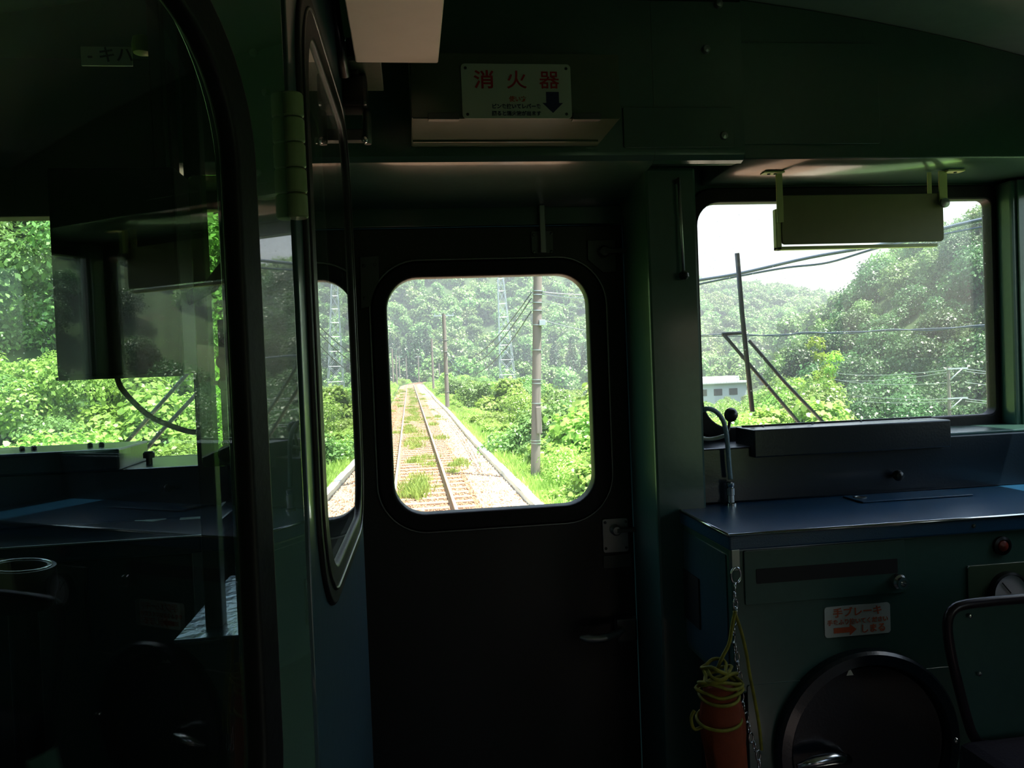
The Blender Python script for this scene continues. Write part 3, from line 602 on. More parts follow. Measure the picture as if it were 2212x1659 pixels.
# hanging monitor
a = onY(105, 480, 1.0); b = onY(392, 700, 1.0); c = onY(128, 820, 1.0)
mn = thing('hanging_monitor', 'large black display unit hanging inside the dark cab', 'display', ((a.x+b.x)/2, 1.03, c.z))
zb = onY(260, 812, 1.0).z
link('display_case', box((a.x, 1.0, zb), (b.x, 1.07, 1.655), .004), black_plastic, mn)
link('lower_lip', box((a.x, .996, zb-.003), (b.x, 1.004, zb+.001), .001), steel_dark, mn)
link('hanger_bar', box((-.30, 1.03, 1.655), (-.285, 1.05, 2.12), .002), black_plastic, mn)
link('cable', tube(smooth_path([onY(x_, y_, 1.04) for x_, y_ in ((252, 812), (262, 838), (290, 870), (325, 900), (370, 920), (408, 932), (425, 933))], 6), .0035, 8), black_plastic, mn)
link('side_arm', tube([onY(398, 648, 1.04), onY(455, 618, 1.04), onY(520, 535, 1.04)], .009, 8), black_plastic, mn)
# post + switch panel + acrylic guard
cp = thing('cab_post', 'dark slim post rising beside the hanging display unit', 'post', (onY(428, 700, 1.12).x, 1.12, 0))
a = onY(410, 500, 1.12); b = onY(447, 500, 1.12)
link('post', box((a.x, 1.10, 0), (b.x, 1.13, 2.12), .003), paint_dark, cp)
sw = thing('switch_panel', 'pale switch panel with black knobs at the partition window edge', 'switch panel', (onY(490, 1000, .98).x, .98, onY(490, 1000, .98).z))
a = onY(468, 690, .98); b = onY(535, 1000, .98)
pn = link('panel', box((a.x, .98, b.z), (b.x, 1.02, a.z), .002), paint_box, sw)
for (px, py, r_, l_) in ((489, 737, .0055, .006), (487, 782, .009, .01), (492, 828, .009, .012), (494, 978, .010, .012)):
    c = onY(px, py, .98); link('knob', lathe([(r_, 0), (r_, l_), (r_*.7, l_*1.2), (0, l_*1.2)], c, (0, -1, 0), 16), black_plastic, sw)
c = onY(476, 827, .975); link('pointer', box((c.x-.006, .968, c.z-.0025), (c.x+.008, .974, c.z+.0025), .0005), black_plastic, sw)
text('E R N', .012, onY(492, 930, .979), UX, VZ, black_ink, sw, bold=.0002)
text('ON', .009, onY(492, 958, .979), UX, VZ, black_ink, sw, bold=.0001)
a = onY(412, 380, .95); b = onY(520, 1004, .95)
ag = top(link('acrylic_guard', plate([rr(onY(423, 700, .95).x, b.z, onY(530, 700, .95).x, a.z, .006)], 0, .004, front(.95), .0008), acrylic), 'clear greenish acrylic guard in front of the pale switch panel', 'guard')
oc = top(link('overhead_cabinet', box((XL+.01, 1.53, onY(200, 466, 1.53).z), (onY(376, 400, 1.53).x, 1.575, 1.985), .004), very_black), 'black overhead cabinet above the display unit in the dark cab', 'cabinet')
# name plate and tag
a = onY(173, 100, 1.2); b = onY(286, 142, 1.2)
npz = thing('number_plate', 'pale rectangular plate with black katakana high in the dark cab', 'plate', ((a.x+b.x)/2, 1.2, b.z))
link('plate', box((a.x, 1.2, b.z), (b.x, 1.204, a.z), .001), white_plate, npz)
text('- キハ', .024, ((a.x+b.x)/2+.006, 1.1985, (a.z+b.z)/2), UX, VZ, black_ink, npz, bold=.0003)
c = onY(307, 98, 1.18); top(link('hanging_tag', lathe([(.004, -.014), (.012, -.011), (.014, 0), (.012, .010), (.004, .014)], c, (0, 0, 1), 20), yellow_tag), 'round yellow tag hanging beside the katakana plate', 'tag')
# ================================================================== OUTSIDE: windscreen wipers
def wiper(name, label, segs, blade, Y):
    t = thing(name, label, 'wiper', onY(*segs[0][-1], Y))
    for s in segs: link('wiper_arm', tube([onY(x_, y_, Y) for x_, y_ in s], .0048, 8), wiper_m, t)
    if blade:
        link('wiper_blade', tube([onY(x_, y_, Y-.012) for x_, y_ in blade], .0062, 8), wiper_m, t)
        link('rubber_lip', tube([onY(x_, y_, Y-.02)+Vector((.004, 0, 0)) for x_, y_ in blade], .0025, 6), rubber, t)
wiper('windscreen_wiper', 'parked wiper with upright blade outside the wide windscreen',
      [((1563, 722), (1640, 812), (1740, 930)), ((1618, 735), (1695, 825), (1795, 930)), ((1560, 722), (1604, 719))], ((1592, 547), (1604, 690), (1625, 889)), 1.945)
wiper('windscreen_wiper', 'pair of slanting wiper arms outside the dark cab windscreen',
      [((420, 790), (340, 880), (262, 968)), ((430, 845), (350, 930), (290, 1000))], None, 1.945)
# ================================================================== OUTSIDE: ground
RAILZ = -1.1
def sm(a, b, x): t = np.clip((x-a)/(b-a), 0, 1); return t*t*(3-2*t)
# skyline layers: azimuth (deg, clockwise from the track) -> elevation of the bare slope, near and far distance of the slope
LAY = [  # (az list, elev list, r0, r1)
    ([-60, -2, 4, 9, 14, 20.6, 25, 29.3, 33, 60], [11, 12.5, 12.5, 11.5, 8, 4.7, 4.0, 3.0, 2.0, 2.0], 200, 450),
    ([25.9, 26, 28.5, 30.2, 32.1, 34, 36.3, 38.5, 41, 43, 47, 52, 60, 80], [-9, -2.5, -1.0, .8, 3.3, 4.6, 5.6, 6.4, 5.0, 5.0, 6.5, 8, 8, 6], 62, 96),
    ([-90, -60, -30, -20, -14, -9, -6, -4.5, -4.4], [20, 20, 17, 15, 11, 6, 1.5, -1, -9], 13, 42),
]
def ground(x, y):
    x = np.asarray(x, float); y = np.asarray(y, float)
    r = np.hypot(x, y)+1e-6; az = np.degrees(np.arctan2(x, y)); c = x-.17
    base = -1.42 - .35*sm(2.4, 4.0, c) - 3.6*sm(7, 26, c) + .25*np.sin(x*.7+y*.13)*np.sin(y*.31)*sm(3, 6, np.abs(c))
    base = np.where(c < 0, -1.42 + .15*np.sin(y*.4)*sm(-3, -6, c), base)
    z = base
    for A, E, r0, r1 in LAY:
        e = np.interp(az, A, E); top_ = 1.4+np.tan(np.radians(e))*r1
        front_ = (y > 0) | (np.abs(az) < 100)
        k = sm(r0, r1, r)
        zz = base*(1-k)+top_*k
        zz = np.where(r > r1, top_+ (r-r1)*.05, zz)
        z = np.where(front_, np.maximum(z, np.where(e > -3, zz, -99)), z)
    return z
def g1(x, y): return float(ground(x, y))
def _terrain():
    na, nr = 300, 190
    az = np.linspace(-math.pi, math.pi, na+1)[:-1]; az = np.sort(np.concatenate([az, np.radians(np.arange(-35, 50, .5))])); na = len(az)
    rs = np.concatenate([[0.01], np.geomspace(2.5, 760, nr)])
    A, Rr = np.meshgrid(az, rs, indexing='ij'); X = Rr*np.sin(A); Y = Rr*np.cos(A); Z = ground(X, Y)
    nr = len(rs); V = np.stack([X, Y, Z], -1).reshape(-1, 3)
    i = np.arange(na)[:, None]; j = np.arange(nr-1)[None]; i2 = (i+1) % na
    F = np.stack([i*nr+j, i2*nr+j, i2*nr+j+1, i*nr+j+1], -1).reshape(-1, 4)
    return mesh_np(V, F, True)
def mesh_np(V, F, smooth=False):
    me = bpy.data.meshes.new('m'); V = np.asarray(V, np.float32); F = np.asarray(F, np.int32); k = F.shape[1]
    me.vertices.add(len(V)); me.vertices.foreach_set('co', V.ravel())
    me.loops.add(F.size); me.loops.foreach_set('vertex_index', F.ravel())
    me.polygons.add(len(F)); me.polygons.foreach_set('loop_start', np.arange(0, F.size, k, dtype=np.int32))
    me.polygons.foreach_set('loop_total', np.full(len(F), k, np.int32))
    me.update(calc_edges=True)
    if smooth: me.polygons.foreach_set('use_smooth', [True]*len(me.polygons))
    return me
grass_ground = mat('meadow_ground', (52, 76, 34), .95, var=.5, scale=.9, bump=.4, dirt=((60, 66, 36), .6, .6))
top(link('terrain', _terrain(), grass_ground, loc=(0, 0, 0)), 'green rolling ground and hillsides around the railway', 'ground', kind='structure')
# ---- track bed
ballast = mat('brown_ballast', (150, 112, 84), .95, var=.55, scale=16, bump=.9, dirt=((206, 186, 160), 10, .56))
white_gravel = mat('pale_gravel', (172, 158, 138), .95, var=.7, scale=14, bump=.8, dirt=((150, 132, 108), 7, .6))
def cxy(y): return .17+(max(0, y-140)**2)*.0045
def strip(prof, y0, y1, dy, jit=0):
    ys = np.arange(y0, y1+.01, dy); V = []
    for y in ys:
        for (u, z) in prof: V.append((cxy(y)+u+(RNG.uniform(-jit, jit)), y, z+RNG.uniform(-jit, jit)*.35))
    n = len(prof); F = [(a*n+b, a*n+b+1, (a+1)*n+b+1, (a+1)*n+b) for a in range(len(ys)-1) for b in range(n-1)]
    return mesh_np(V, F, True)
pr_ = [(-2.3, -1.75), (-2.0, -1.5)]+[(u, -1.27) for u in np.linspace(-1.35, 1.25, 14)]
top(link('track_bed', strip(pr_, -14, 176, .35, .02), ballast, loc=(0, 0, -1.75)), 'brown ballast bed under the single track', 'track bed', kind='structure')
pg_ = [(u, -1.262-.012*k) for k, u in enumerate(np.linspace(1.15, 2.5, 8))]+[(2.6, -2.1)]
top(link('gravel_shoulder', strip(pg_, -14, 150, .35, .03), white_gravel, loc=(0, 0, -2.1)), 'bleached gravel shoulder right of the track', 'gravel', kind='structure')
# stones
def stones(n, fx, y0, y1, zf, s0, s1):
    Y = y0+(y1-y0)*RNG.random(n)**1.8; X = fx(RNG.random(n)); Z = zf(X)
    base = np.array([(1, 0, 0), (-.5, .85, 0), (-.5, -.85, 0), (.1, 0, .9), (0, .1, -.6)]); F0 = np.array([(0, 1, 3), (1, 2, 3), (2, 0, 3), (1, 0, 4), (2, 1, 4), (0, 2, 4)])
    S = s0+(s1-s0)*RNG.random(n); a = RNG.random(n)*6.28
    B = base[None]*S[:, None, None]*(1+.5*(RNG.random((n, 5, 3))-.5)); c, s = np.cos(a)[:, None], np.sin(a)[:, None]
    V = np.stack([B[..., 0]*c-B[..., 1]*s+X[:, None], B[..., 0]*s+B[..., 1]*c+Y[:, None], B[..., 2]+Z[:, None]], -1).reshape(-1, 3)
    F = (F0[None]+5*np.arange(n)[:, None, None]).reshape(-1, 3); return mesh_np(V, F)
top(link('ballast_stones', stones(26000, lambda r: .17-1.5+2.8*r, 11, 80, lambda X: -1.262+0*X, .018, .04), ballast, loc=(0, 0, -1.27)), 'loose brown ballast stones between and beside the rails', 'stones', kind='stuff')
top(link('mixed_stones', stones(9000, lambda r: .17+1.0+1.35*r**1.6, 11, 80, lambda X: -1.262-.065*(X-1.32), .02, .045), ballast, loc=(0, 0, -1.5)), 'brown stones strewn over the bleached shoulder', 'stones', kind='stuff')
top(link('gravel_stones', stones(12000, lambda r: .17+1.1+1.2*r, 11, 70, lambda X: -1.262-.065*(X-1.32), .02, .05), white_gravel, loc=(0, 0, -1.5)), 'loose bleached stones on the shoulder beside the track', 'stones', kind='stuff')
# rails
rust = mat('rail_steel', (150, 114, 92), .6, 0, var=.2, scale=20); shiny = mat('rail_head', (206, 190, 178), .35, .2, var=.05)
def rail(sgn, label):
    prof = [(-.06, 0), (.06, 0), (.06, .012), (.012, .03), (.01, .095), (.032, .105), (.032, .136), (.026, .14), (-.026, .14), (-.032, .136), (-.032, .105), (-.01, .095), (-.012, .03), (-.06, .012)]
    ys = list(np.arange(-12, 141, 6))+list(np.arange(142, 176, 2)); V = []; n = len(prof)
    for y in ys:
        for u, z_ in prof: V.append((cxy(y)+sgn*.566+u, y, RAILZ-.14+z_))
    F = [(a*n+b, a*n+(b+1) % n, (a+1)*n+(b+1) % n, (a+1)*n+b) for a in range(len(ys)-1) for b in range(n)]
    t = thing('rail', label, 'rail', (cxy(0)+sgn*.566, 0, RAILZ-.14)); link('rail_body', mesh_np(V, F), rust, t)
    V = []
    for y in ys:
        for u, z_ in ((-.027, .1402), (.027, .1402), (.027, .1425), (-.027, .1425)): V.append((cxy(y)+sgn*.566+u, y, RAILZ-.14+z_))
    F = [(a*4+b, a*4+(b+1) % 4, (a+1)*4+(b+1) % 4, (a+1)*4+b) for a in range(len(ys)-1) for b in range(4)]
    link('rail_head', mesh_np(V, F), shiny, t)
rail(-1, 'rusty steel rail, the one farther from the white cable trough'); rail(1, 'rusty steel rail, the one nearer the white cable trough')
sleeper_m = mat('weathered_sleeper', (148, 124, 102), .9, var=.35, scale=9, bump=.5, stretch=(1, 6, 6))
sb = box((-1.0, -.11, 0), (1.0, .11, .06), .01); s0 = None
k = 0; y = 9.0
while y < 172 and k < 280:
    if s0 is None:
        s0 = link('sleeper', sb, sleeper_m); top(s0, 'weathered sleeper crossing the ballast under the two rails', 'sleeper', 'sleepers under the rails'); s = s0
    else: s = s0.copy(); COL.objects.link(s)
    s.location = (cxy(y), y, -1.302+.008*random.random()); s.rotation_euler = (0, 0, random.uniform(-.012, .012)); y += .62; k += 1
# cable trough
conc = mat('trough_concrete', (222, 224, 222), .8, var=.12, scale=6, bump=.2)
def trough(bm):
    y = 9.0
    while y < 138:
        x = cxy(y)+2.10+.04*math.sin(y*.16); x2 = cxy(y+1)+2.10+.04*math.sin((y+1)*.16)
        Mx = Matrix.Translation((x, y, -1.31+.01*math.sin(y*2))) @ Matrix.Rotation(-math.atan2(x2-x, 1), 4, 'Z')
        add_box(bm, (-.09, 0, -.3), (.09, .985, .13), .008, Mx); y += 1
top(link('cable_trough', bms(trough), conc), 'white concrete cable trough running along the gravel shoulder', 'cable trough')
# ================================================================== vegetation
def leafcloud(blobs, n, size, wide=.5, up=.25, kud=False, inner=0):
    blobs = np.asarray(blobs, float); wgt = blobs[:, 3]**2; wgt /= wgt.sum()
    b = RNG.choice(len(blobs), n, p=wgt); d = RNG.normal(size=(n, 3)); d /= np.linalg.norm(d, axis=1)[:, None]
    d[:, 2] = np.where((d[:, 2] < -.3) & (RNG.random(n) < .7), -d[:, 2], d[:, 2])
    lump = 1+.16*np.sin(d[:, 0]*7+b*2.1)*np.sin(d[:, 1]*6+b)+.14*np.sin(d[:, 2]*9+b*1.3+d[:, 0]*4)
    rad = blobs[b, 3]*lump*(1.12-.5*RNG.random(n)) if not inner else blobs[b, 3]*RNG.random(n)**inner
    P = blobs[b, :3]+d*rad[:, None]
    nrm = d*.8+RNG.normal(size=(n, 3))*.45+np.array([0, 0, up]); nrm /= np.linalg.norm(nrm, axis=1)[:, None]
    t = np.cross(nrm, RNG.normal(size=(n, 3))); t /= np.linalg.norm(t, axis=1)[:, None]; s = np.cross(nrm, t)
    L = size*(.6+.8*RNG.random(n))[:, None]; Wd = L*wide
    if kud:   # broad six cornered leaves
        A = [(-.5, 0, 0), (-.25, .5, .05), (.2, .42, .04), (.55, 0, -.1), (.2, -.42, .04), (-.25, -.5, .05)]
        V = np.stack([P+t*L*a+s*L*bb+nrm*L*c for a, bb, c in A], 1).reshape(-1, 3)
        F = np.arange(n)[:, None]*6+np.array([0, 1, 2, 3, 4, 5]); return V, F.reshape(-1, 6)
    V = np.stack([P-t*L*.5, P+s*Wd*.5+nrm*L*.08, P+t*L*.5-nrm*L*.12, P-s*Wd*.5+nrm*L*.08], 1).reshape(-1, 3)
    F = np.arange(n)[:, None]*4+np.array([0, 1, 2, 3]); return V, F
lf = lambda name, rgb, tr=.3, var=.35, sc=.8, rough=.5: mat(name, rgb, rough*.85, var=var, scale=sc, trans=tr, leafy=True, spec=.6)
leaf_bright = lf('bright_leaves', (158, 192, 92), .42); leaf_mid = lf('mid_leaves', (120, 156, 84)); leaf_shaded = lf('shaded_leaves', (70, 108, 56)); leaf_far = lf('forest_leaves', (118, 156, 84), .2, .45, .35)
leaf_far2 = lf('forest_leaves_light', (140, 172, 96), .2, .4, .35); leaf_cedar = lf('cedar_needles', (50, 84, 42), .15); bamboo_m = lf('bamboo_leaves', (160, 196, 74), .4)
bark = mat('bark', (84, 70, 54), .9, var=.3, scale=8, bump=.6)
def blobs(n, R, H, rb, z0=0):
    out = []
    for i in range(n):
        a = random.random()*6.28; q = random.random()**.5; z = random.random(); out.append((math.cos(a)*R*q*(1-.35*z), math.sin(a)*R*q*(1-.35*z), z0+H*z, rb*random.uniform(.65, 1.15)))
    return out
def foliage_mesh(*a, **k): V, F = leafcloud(*a, **k); return mesh_np(V, F)
BUSH = [foliage_mesh(blobs(9, .8, .75, .5, .3), 5200, .105, kud=True, up=.5), foliage_mesh(blobs(8, .9, .9, .45, .3), 6000, .085, .6, up=.4), foliage_mesh(blobs(11, .9, .6, .42, .25), 6500, .075, .45, up=.4)]
TREE = [foliage_mesh(blobs(10, 1.9, 3.0, 1.15, 2.2), 9000, .19, .6), foliage_mesh(blobs(13, 2.2, 3.4, 1.0, 1.8), 10000, .17, .55), foliage_mesh(blobs(9, 1.5, 4.2, 1.05, 1.8), 8500, .20, .6)]
FAR = [foliage_mesh(blobs(9, 2.6, 3.4, 1.75, 2.6), 1500, .62, .75), foliage_mesh(blobs(11, 3.0, 3.0, 1.6, 2.4), 1700, .56, .75), foliage_mesh(blobs(8, 2.2, 4.4, 1.7, 2.4), 1500, .6, .75)]
MIDF = [foliage_mesh(blobs(12, 2.7, 3.6, 1.5, 2.2), 6500, .30, .65), foliage_mesh(blobs(14, 3.0, 3.6, 1.35, 2.0), 7000, .28, .65)]
CEDAR = foliage_mesh([(0, 0, 1.2+z_*.62, 1.75*(1-z_/14)) for z_ in range(13)], 2400, .42, .4)
BAMB = foliage_mesh([(.3*math.sin(k_), .3*math.cos(k_*2), 1+k_*.8, .75+.3*math.sin(k_*.7)) for k_ in range(9)], 3000, .26, .35)
TRUNK = tube([(0, 0, -.8), (.05, 0, 1.5), (-.03, .05, 3.5), (0, 0, 5)], .16, 7, rr=[.24, .18, .12, .05])
for i_, m_ in enumerate(BUSH+TREE+FAR+MIDF+[CEDAR, BAMB, TRUNK]): m_.name = 'foliage_%d' % i_
def plant(name, label, cat, group, meshes, mt, trunk=True):
    """template: crown (+ trunk); returns a maker of copies"""
    tpl = []
    for me in meshes:
        me = me.copy(); me.materials.clear(); me.materials.append(mt)
        e = bpy.data.objects.new(name, None if trunk else me); e['label'] = label; e['category'] = cat; e['group'] = group; ch = []
        if trunk:
            cr = bpy.data.objects.new('crown', me); ch.append(cr)
            if not TRUNK.materials: TRUNK.materials.append(bark)
            ch.append(bpy.data.objects.new('trunk', TRUNK))
        tpl.append((e, ch))
    def put(x, y, z, s, rz=None, sz=1, idx=None, label=None):
        e, ch = tpl[idx if idx is not None else random.randrange(len(tpl))]
        o = e.copy(); COL.objects.link(o); o.location = (x, y, z); o.scale = (s, s, s*sz); o.rotation_euler = (0, 0, random.random()*6.28 if rz is None else rz)
        for c_ in ch: q = c_.copy(); COL.objects.link(q); q.parent = o
        if label: o['label'] = label
        return o
    return put
kudzu_v = plant('valley_bush', 'bright bush down in the valley before the wide windscreen', 'bush', 'bushes in the valley', BUSH, leaf_bright, False)
kudzu = plant('verge_bush', 'broad-leaved sunlit bush on the verge by the cable trough', 'bush', 'bushes along the cable trough', BUSH, leaf_bright, False)
kudzu_l = plant('slope_bush', 'bright bush on the slope beyond the dark cab windscreen', 'bush', 'bushes on the slope beyond the dark cab', BUSH, leaf_bright, False)
shrub_l = plant('dark_shrub', 'darker shrub on the slope beyond the dark cab windscreen', 'shrub', 'shrubs on the slope beyond the dark cab', BUSH[1:], leaf_mid, False)
shrub_r = plant('dark_shrub', 'mid-green shrub behind the verge bushes right of the track', 'shrub', 'shrubs behind the verge bushes', BUSH[1:], leaf_mid, False)
tree_l = plant('slope_tree', 'leafy tree on the steep slope beyond the dark cab', 'tree', 'trees on the slope beyond the dark cab', TREE, leaf_mid)
tree_v = plant('valley_tree', 'sunlit tree in the valley seen through the wide windscreen', 'tree', 'valley trees before the wide windscreen', MIDF, lf('valley_leaves', (132, 168, 80), .3))
tree_r = plant('hill_tree', 'dark dense tree on the steep hill behind the sun visor', 'tree', 'trees on the steep hill', MIDF, leaf_shaded)  # shade on the hill's lower face is put into the darker leaf colour
tree_r2 = plant('hill_tree', 'lighter tree high on the steep hill behind the sun visor', 'tree', 'lighter trees on the steep hill', MIDF, leaf_mid)
tree_f = plant('forest_tree', 'rounded forest tree on the distant mountainside', 'tree', 'forest trees on the mountain', FAR, leaf_far)
cedar_p = plant('cedar_tree', 'narrow dark conifer at the foot of the mountain', 'conifer', 'conifers at the mountain foot', [CEDAR], leaf_cedar)
bamboo_p = plant('bamboo_clump', 'yellow-green feathery bamboo clump in the valley', 'bamboo', 'bamboo clumps in the valley', [BAMB], bamboo_m, False)
SEEN = {}
def clear(key, x, y, d):
    L_ = SEEN.setdefault(key, [])
    if any((x-a)**2+(y-b_)**2 < d*d for a, b_ in L_): return False
    L_.append((x, y)); return True
# verge right of the track: near big ones, then along to the distance
def vb(x, y, s, sz=1, put=kudzu): put(x, y, g1(x, y)-.25*s, s, None, sz)
for x, y, s in ((3.35, 13.2, .75), (4.2, 13.8, 1.1), (3.3, 15.2, .8), (4.4, 16.2, 1.35), (5.6, 15.5, 1.6), (3.5, 17.3, .8), (4.0, 18.6, 1.2), (5.2, 18.2, 1.6), (3.15, 19.6, .6), (4.6, 21, 1.5), (6.2, 20.5, 1.9), (3.5, 22, .8), (5.6, 23.5, 1.9), (4.3, 24.5, 1.2), (3.4, 25.5, .7)):
    vb(x, y, s)
for i in range(95):
    y = 26+i*1.35; x = cxy(y)+2.75+abs(random.gauss(0, .5)); s = random.uniform(.35, .75)+min(.5, (x-cxy(y)-2.75)*.35); vb(x, y, s, .8)
for i in range(100):
    y = 20+random.random()**.8*140; x = cxy(y)+4+random.random()**1.3*(6+y*.10); s = random.uniform(1.0, 2.0)
    if math.degrees(math.atan2(x, y)) > 15: s = min(s, (1.4-math.hypot(x, y)*.055-g1(x, y))/1.9)
    if s < .3: continue
    (vb(x, y, s) if random.random() < .6 else vb(x, y, s, 1, shrub_r))
# left of the track
for i in range(70):
    y = 40+i*1.8; x = cxy(y)-2.6-abs(random.gauss(0, .9)); vb(x, y, random.uniform(.5, 1.1), 1, kudzu_l)
for i in range(150):
    az = math.radians(random.uniform(-31, -8)); r_ = (8.2+random.random()*3.2) if i % 3 == 0 else (13+random.random()*15); x, y = r_*math.sin(az), r_*math.cos(az)
    if x > -2.6: continue
    z_ = g1(x, y)
    if r_ < 12: kudzu_l(x, y, z_-.15, random.uniform(1.0, 1.35)*min(1, (x+2)/-1.6)); continue
    (kudzu_l if random.random() < .62 else shrub_l)(x, y, z_-.3, random.uniform(.7, 1.25))
for i in range(150):
    az = math.radians(random.uniform(-36, -7)); r_ = 22+random.random()**.8*34; x, y = r_*math.sin(az), r_*math.cos(az)
    if x > -3.4: continue
    if random.random() < .5: tree_l(x, y, g1(x, y)-1.2, random.uniform(.6, 1.0))
    else: (kudzu_l if random.random() < .6 else shrub_l)(x, y, g1(x, y)-.4, random.uniform(1.5, 2.4))
# right valley
for i in range(75):
    az = math.radians(random.uniform(17, 44)); r_ = 16+random.random()*38; x, y = r_*math.sin(az), r_*math.cos(az)
    tr_ = g1(x, y)
    # crowns stay under the sight line to the windscreen sill band
    lim = 1.4+r_*math.tan(math.radians(float(np.interp(math.degrees(az), [17, 20.8, 24, 25, 28.5, 29.5, 45], [-2.5, -3.0, -2.6, -1.3, -1.2, -3.4, -3.5]))-random.random()*1.2)); h_ = lim-tr_
    if h_ < .8: continue
    if h_ > 4.6 and random.random() < .8: continue
    kudzu_v(x, y, tr_-.2, min(h_/1.9, 2.4))
for i in range(130):
    az = math.radians(random.uniform(19, 30.5)); r_ = 50+random.random()*130; x, y = r_*math.sin(az), r_*math.cos(az)
    el = np.interp(math.degrees(az), [19, 20.5, 24, 26, 28.3, 29.2, 30.5], [-1.0, -2.4, -2.3, -.7, -.2, -2.2, -3.2])
    hm = (1.4+math.tan(math.radians(el))*r_-g1(x, y))
    if hm < 2: continue
    tree_v(x, y, g1(x, y)-.5, max(.3, min(1.25, hm/8.2)))
for px, Y_, s in ((1778, 48, .9), (1790, 47, .8), (1768, 50, .65), (1728, 52, .6)):
    p = onY(px, 800, Y_); bamboo_p(p.x, p.y, g1(p.x, p.y)-.3, s*1.15)
for i in range(4200):
    az = math.radians(random.uniform(26.5, 66)); r_ = 56+random.random()**.7*62; x, y = r_*math.sin(az), r_*math.cos(az)
    if not clear('hill', x, y, 2.7 if math.degrees(az) < 42 else 4.6): continue
    e = random.random(); (tree_r if r_ < 84 or e < .45 else tree_r2)(x, y, g1(x, y)-1.5, random.uniform(.55, .95))
# mountain forest: the nearest trees singly, the rest of the forest as one mass
pts = []
for i in range(14000):
    az = math.radians(random.uniform(-9, 33)); r_ = math.sqrt(random.uniform(165**2, 500**2)); x, y = r_*math.sin(az), r_*math.cos(az)
    if r_ < 200 and math.degrees(az) < 1.2: continue
    pts.append((r_, x, y))
grid = {}; keep = []
for q in pts:
    gk = (int(q[1]//6.5), int(q[2]//6.5))
    if gk in grid: continue
    grid[gk] = 1; keep.append(q)
pts = keep
pts.sort()
near, rest = pts[:240], pts[240:]
for r_, x, y in near: tree_f(x, y, g1(x, y)-2.5, random.uniform(.75, 1.25))
for i in range(46):
    az = math.radians(random.choice([random.uniform(-4, 1.5), random.uniform(7, 13.5)])); r_ = random.uniform(185, 235); x, y = r_*math.sin(az), r_*math.cos(az)
    cedar_p(x, y, g1(x, y)-1, random.uniform(1.0, 1.6))
def forest(name, pts, src, label, mt):
    n = len(pts); me = bpy.data.meshes.new(name); me.vertices.add(n)
    me.vertices.foreach_set('co', np.array([(x, y, g1(x, y)-2.3) for _, x, y in pts], np.float32).ravel())
    at = me.attributes.new('rz', 'FLOAT', 'POINT'); at.data.foreach_set('value', RNG.random(n).astype(np.float32)*6.28)
    at = me.attributes.new('sc', 'FLOAT', 'POINT'); at.data.foreach_set('value', (.8+.6*RNG.random(n)).astype(np.float32))
    o = bpy.data.objects.new(name, me); COL.objects.link(o); top(o, label, 'forest', kind='stuff')
    so = bpy.data.objects.new('crown_source', src.copy()); so.data.materials.clear(); so.data.materials.append(mt)
    ng = bpy.data.node_groups.new(name, 'GeometryNodeTree')
    ng.interface.new_socket('Geometry', in_out='INPUT', socket_type='NodeSocketGeometry'); ng.interface.new_socket('Geometry', in_out='OUTPUT', socket_type='NodeSocketGeometry')
    N = ng.nodes; L = ng.links; gi_ = N.new('NodeGroupInput'); go = N.new('NodeGroupOutput'); ip = N.new('GeometryNodeInstanceOnPoints'); oi = N.new('GeometryNodeObjectInfo')
    oi.inputs['Object'].default_value = so; oi.inputs['As Instance'].default_value = True
    a1 = N.new('GeometryNodeInputNamedAttribute'); a1.data_type = 'FLOAT'; a1.inputs['Name'].default_value = 'rz'
    a2 = N.new('GeometryNodeInputNamedAttribute'); a2.data_type = 'FLOAT'; a2.inputs['Name'].default_value = 'sc'
    cx_ = N.new('ShaderNodeCombineXYZ'); L.new(a1.outputs[0], cx_.inputs[2])
    L.new(gi_.outputs[0], ip.inputs['Points']); L.new(oi.outputs['Geometry'], ip.inputs['Instance']); L.new(cx_.outputs[0], ip.inputs['Rotation']); L.new(a2.outputs[0], ip.inputs['Scale'])
    L.new(ip.outputs[0], go.inputs[0]); md = o.modifiers.new('forest', 'NODES'); md.node_group = ng
forest('forest_canopy', rest[0::3], FAR[0], 'continuous green forest covering the distant mountainside', leaf_far)
forest('forest_canopy', rest[1::3], FAR[1], 'lighter rounded crowns mixed into the distant mountain forest', leaf_far2)
forest('forest_canopy', rest[2::3], FAR[2], 'taller crowns mixed into the distant mountain forest', leaf_far)
# grass: tufts in the track and along the verge
def blades(n, fx, y0, y1, h, pw=1.4, clump=None):
    if clump:
        C_ = RNG.integers(0, len(clump), n); cl = np.array(clump); X = cl[C_, 0]+RNG.normal(size=n)*cl[C_, 2]; Y = cl[C_, 1]+RNG.normal(size=n)*cl[C_, 2]*1.6; H = cl[C_, 3]*(.4+.8*RNG.random(n))
        Z = np.full(n, -1.26)
    else:
        Y = y0+(y1-y0)*RNG.random(n)**pw; X = fx(RNG.random(n), Y); H = h*(.5+RNG.random(n)); Z = ground(X, Y)-.02
        Z = np.where(X < 2.8, np.maximum(Z, -1.6), Z)
    a = RNG.random(n)*6.28; w_ = .008+H*.05; lx, ly = np.cos(a)*w_, np.sin(a)*w_; bx, by = RNG.normal(size=n)*H*.35, RNG.normal(size=n)*H*.35
    V = np.stack([np.stack([X-lx, Y-ly, Z], -1), np.stack([X+lx, Y+ly, Z], -1), np.stack([X+bx*.5+lx*.6, Y+by*.5+ly*.6, Z+H*.6], -1), np.stack([X+bx, Y+by, Z+H], -1)], 1).reshape(-1, 3)
    return mesh_np(V, np.arange(n)[:, None]*4+np.array([0, 1, 2, 3]))
cl = [(.05, 16.6, .10, .28), (.12, 17.5, .14, .30), (.1, 18.2, .12, .2), (-.2, 17, .1, .12)]
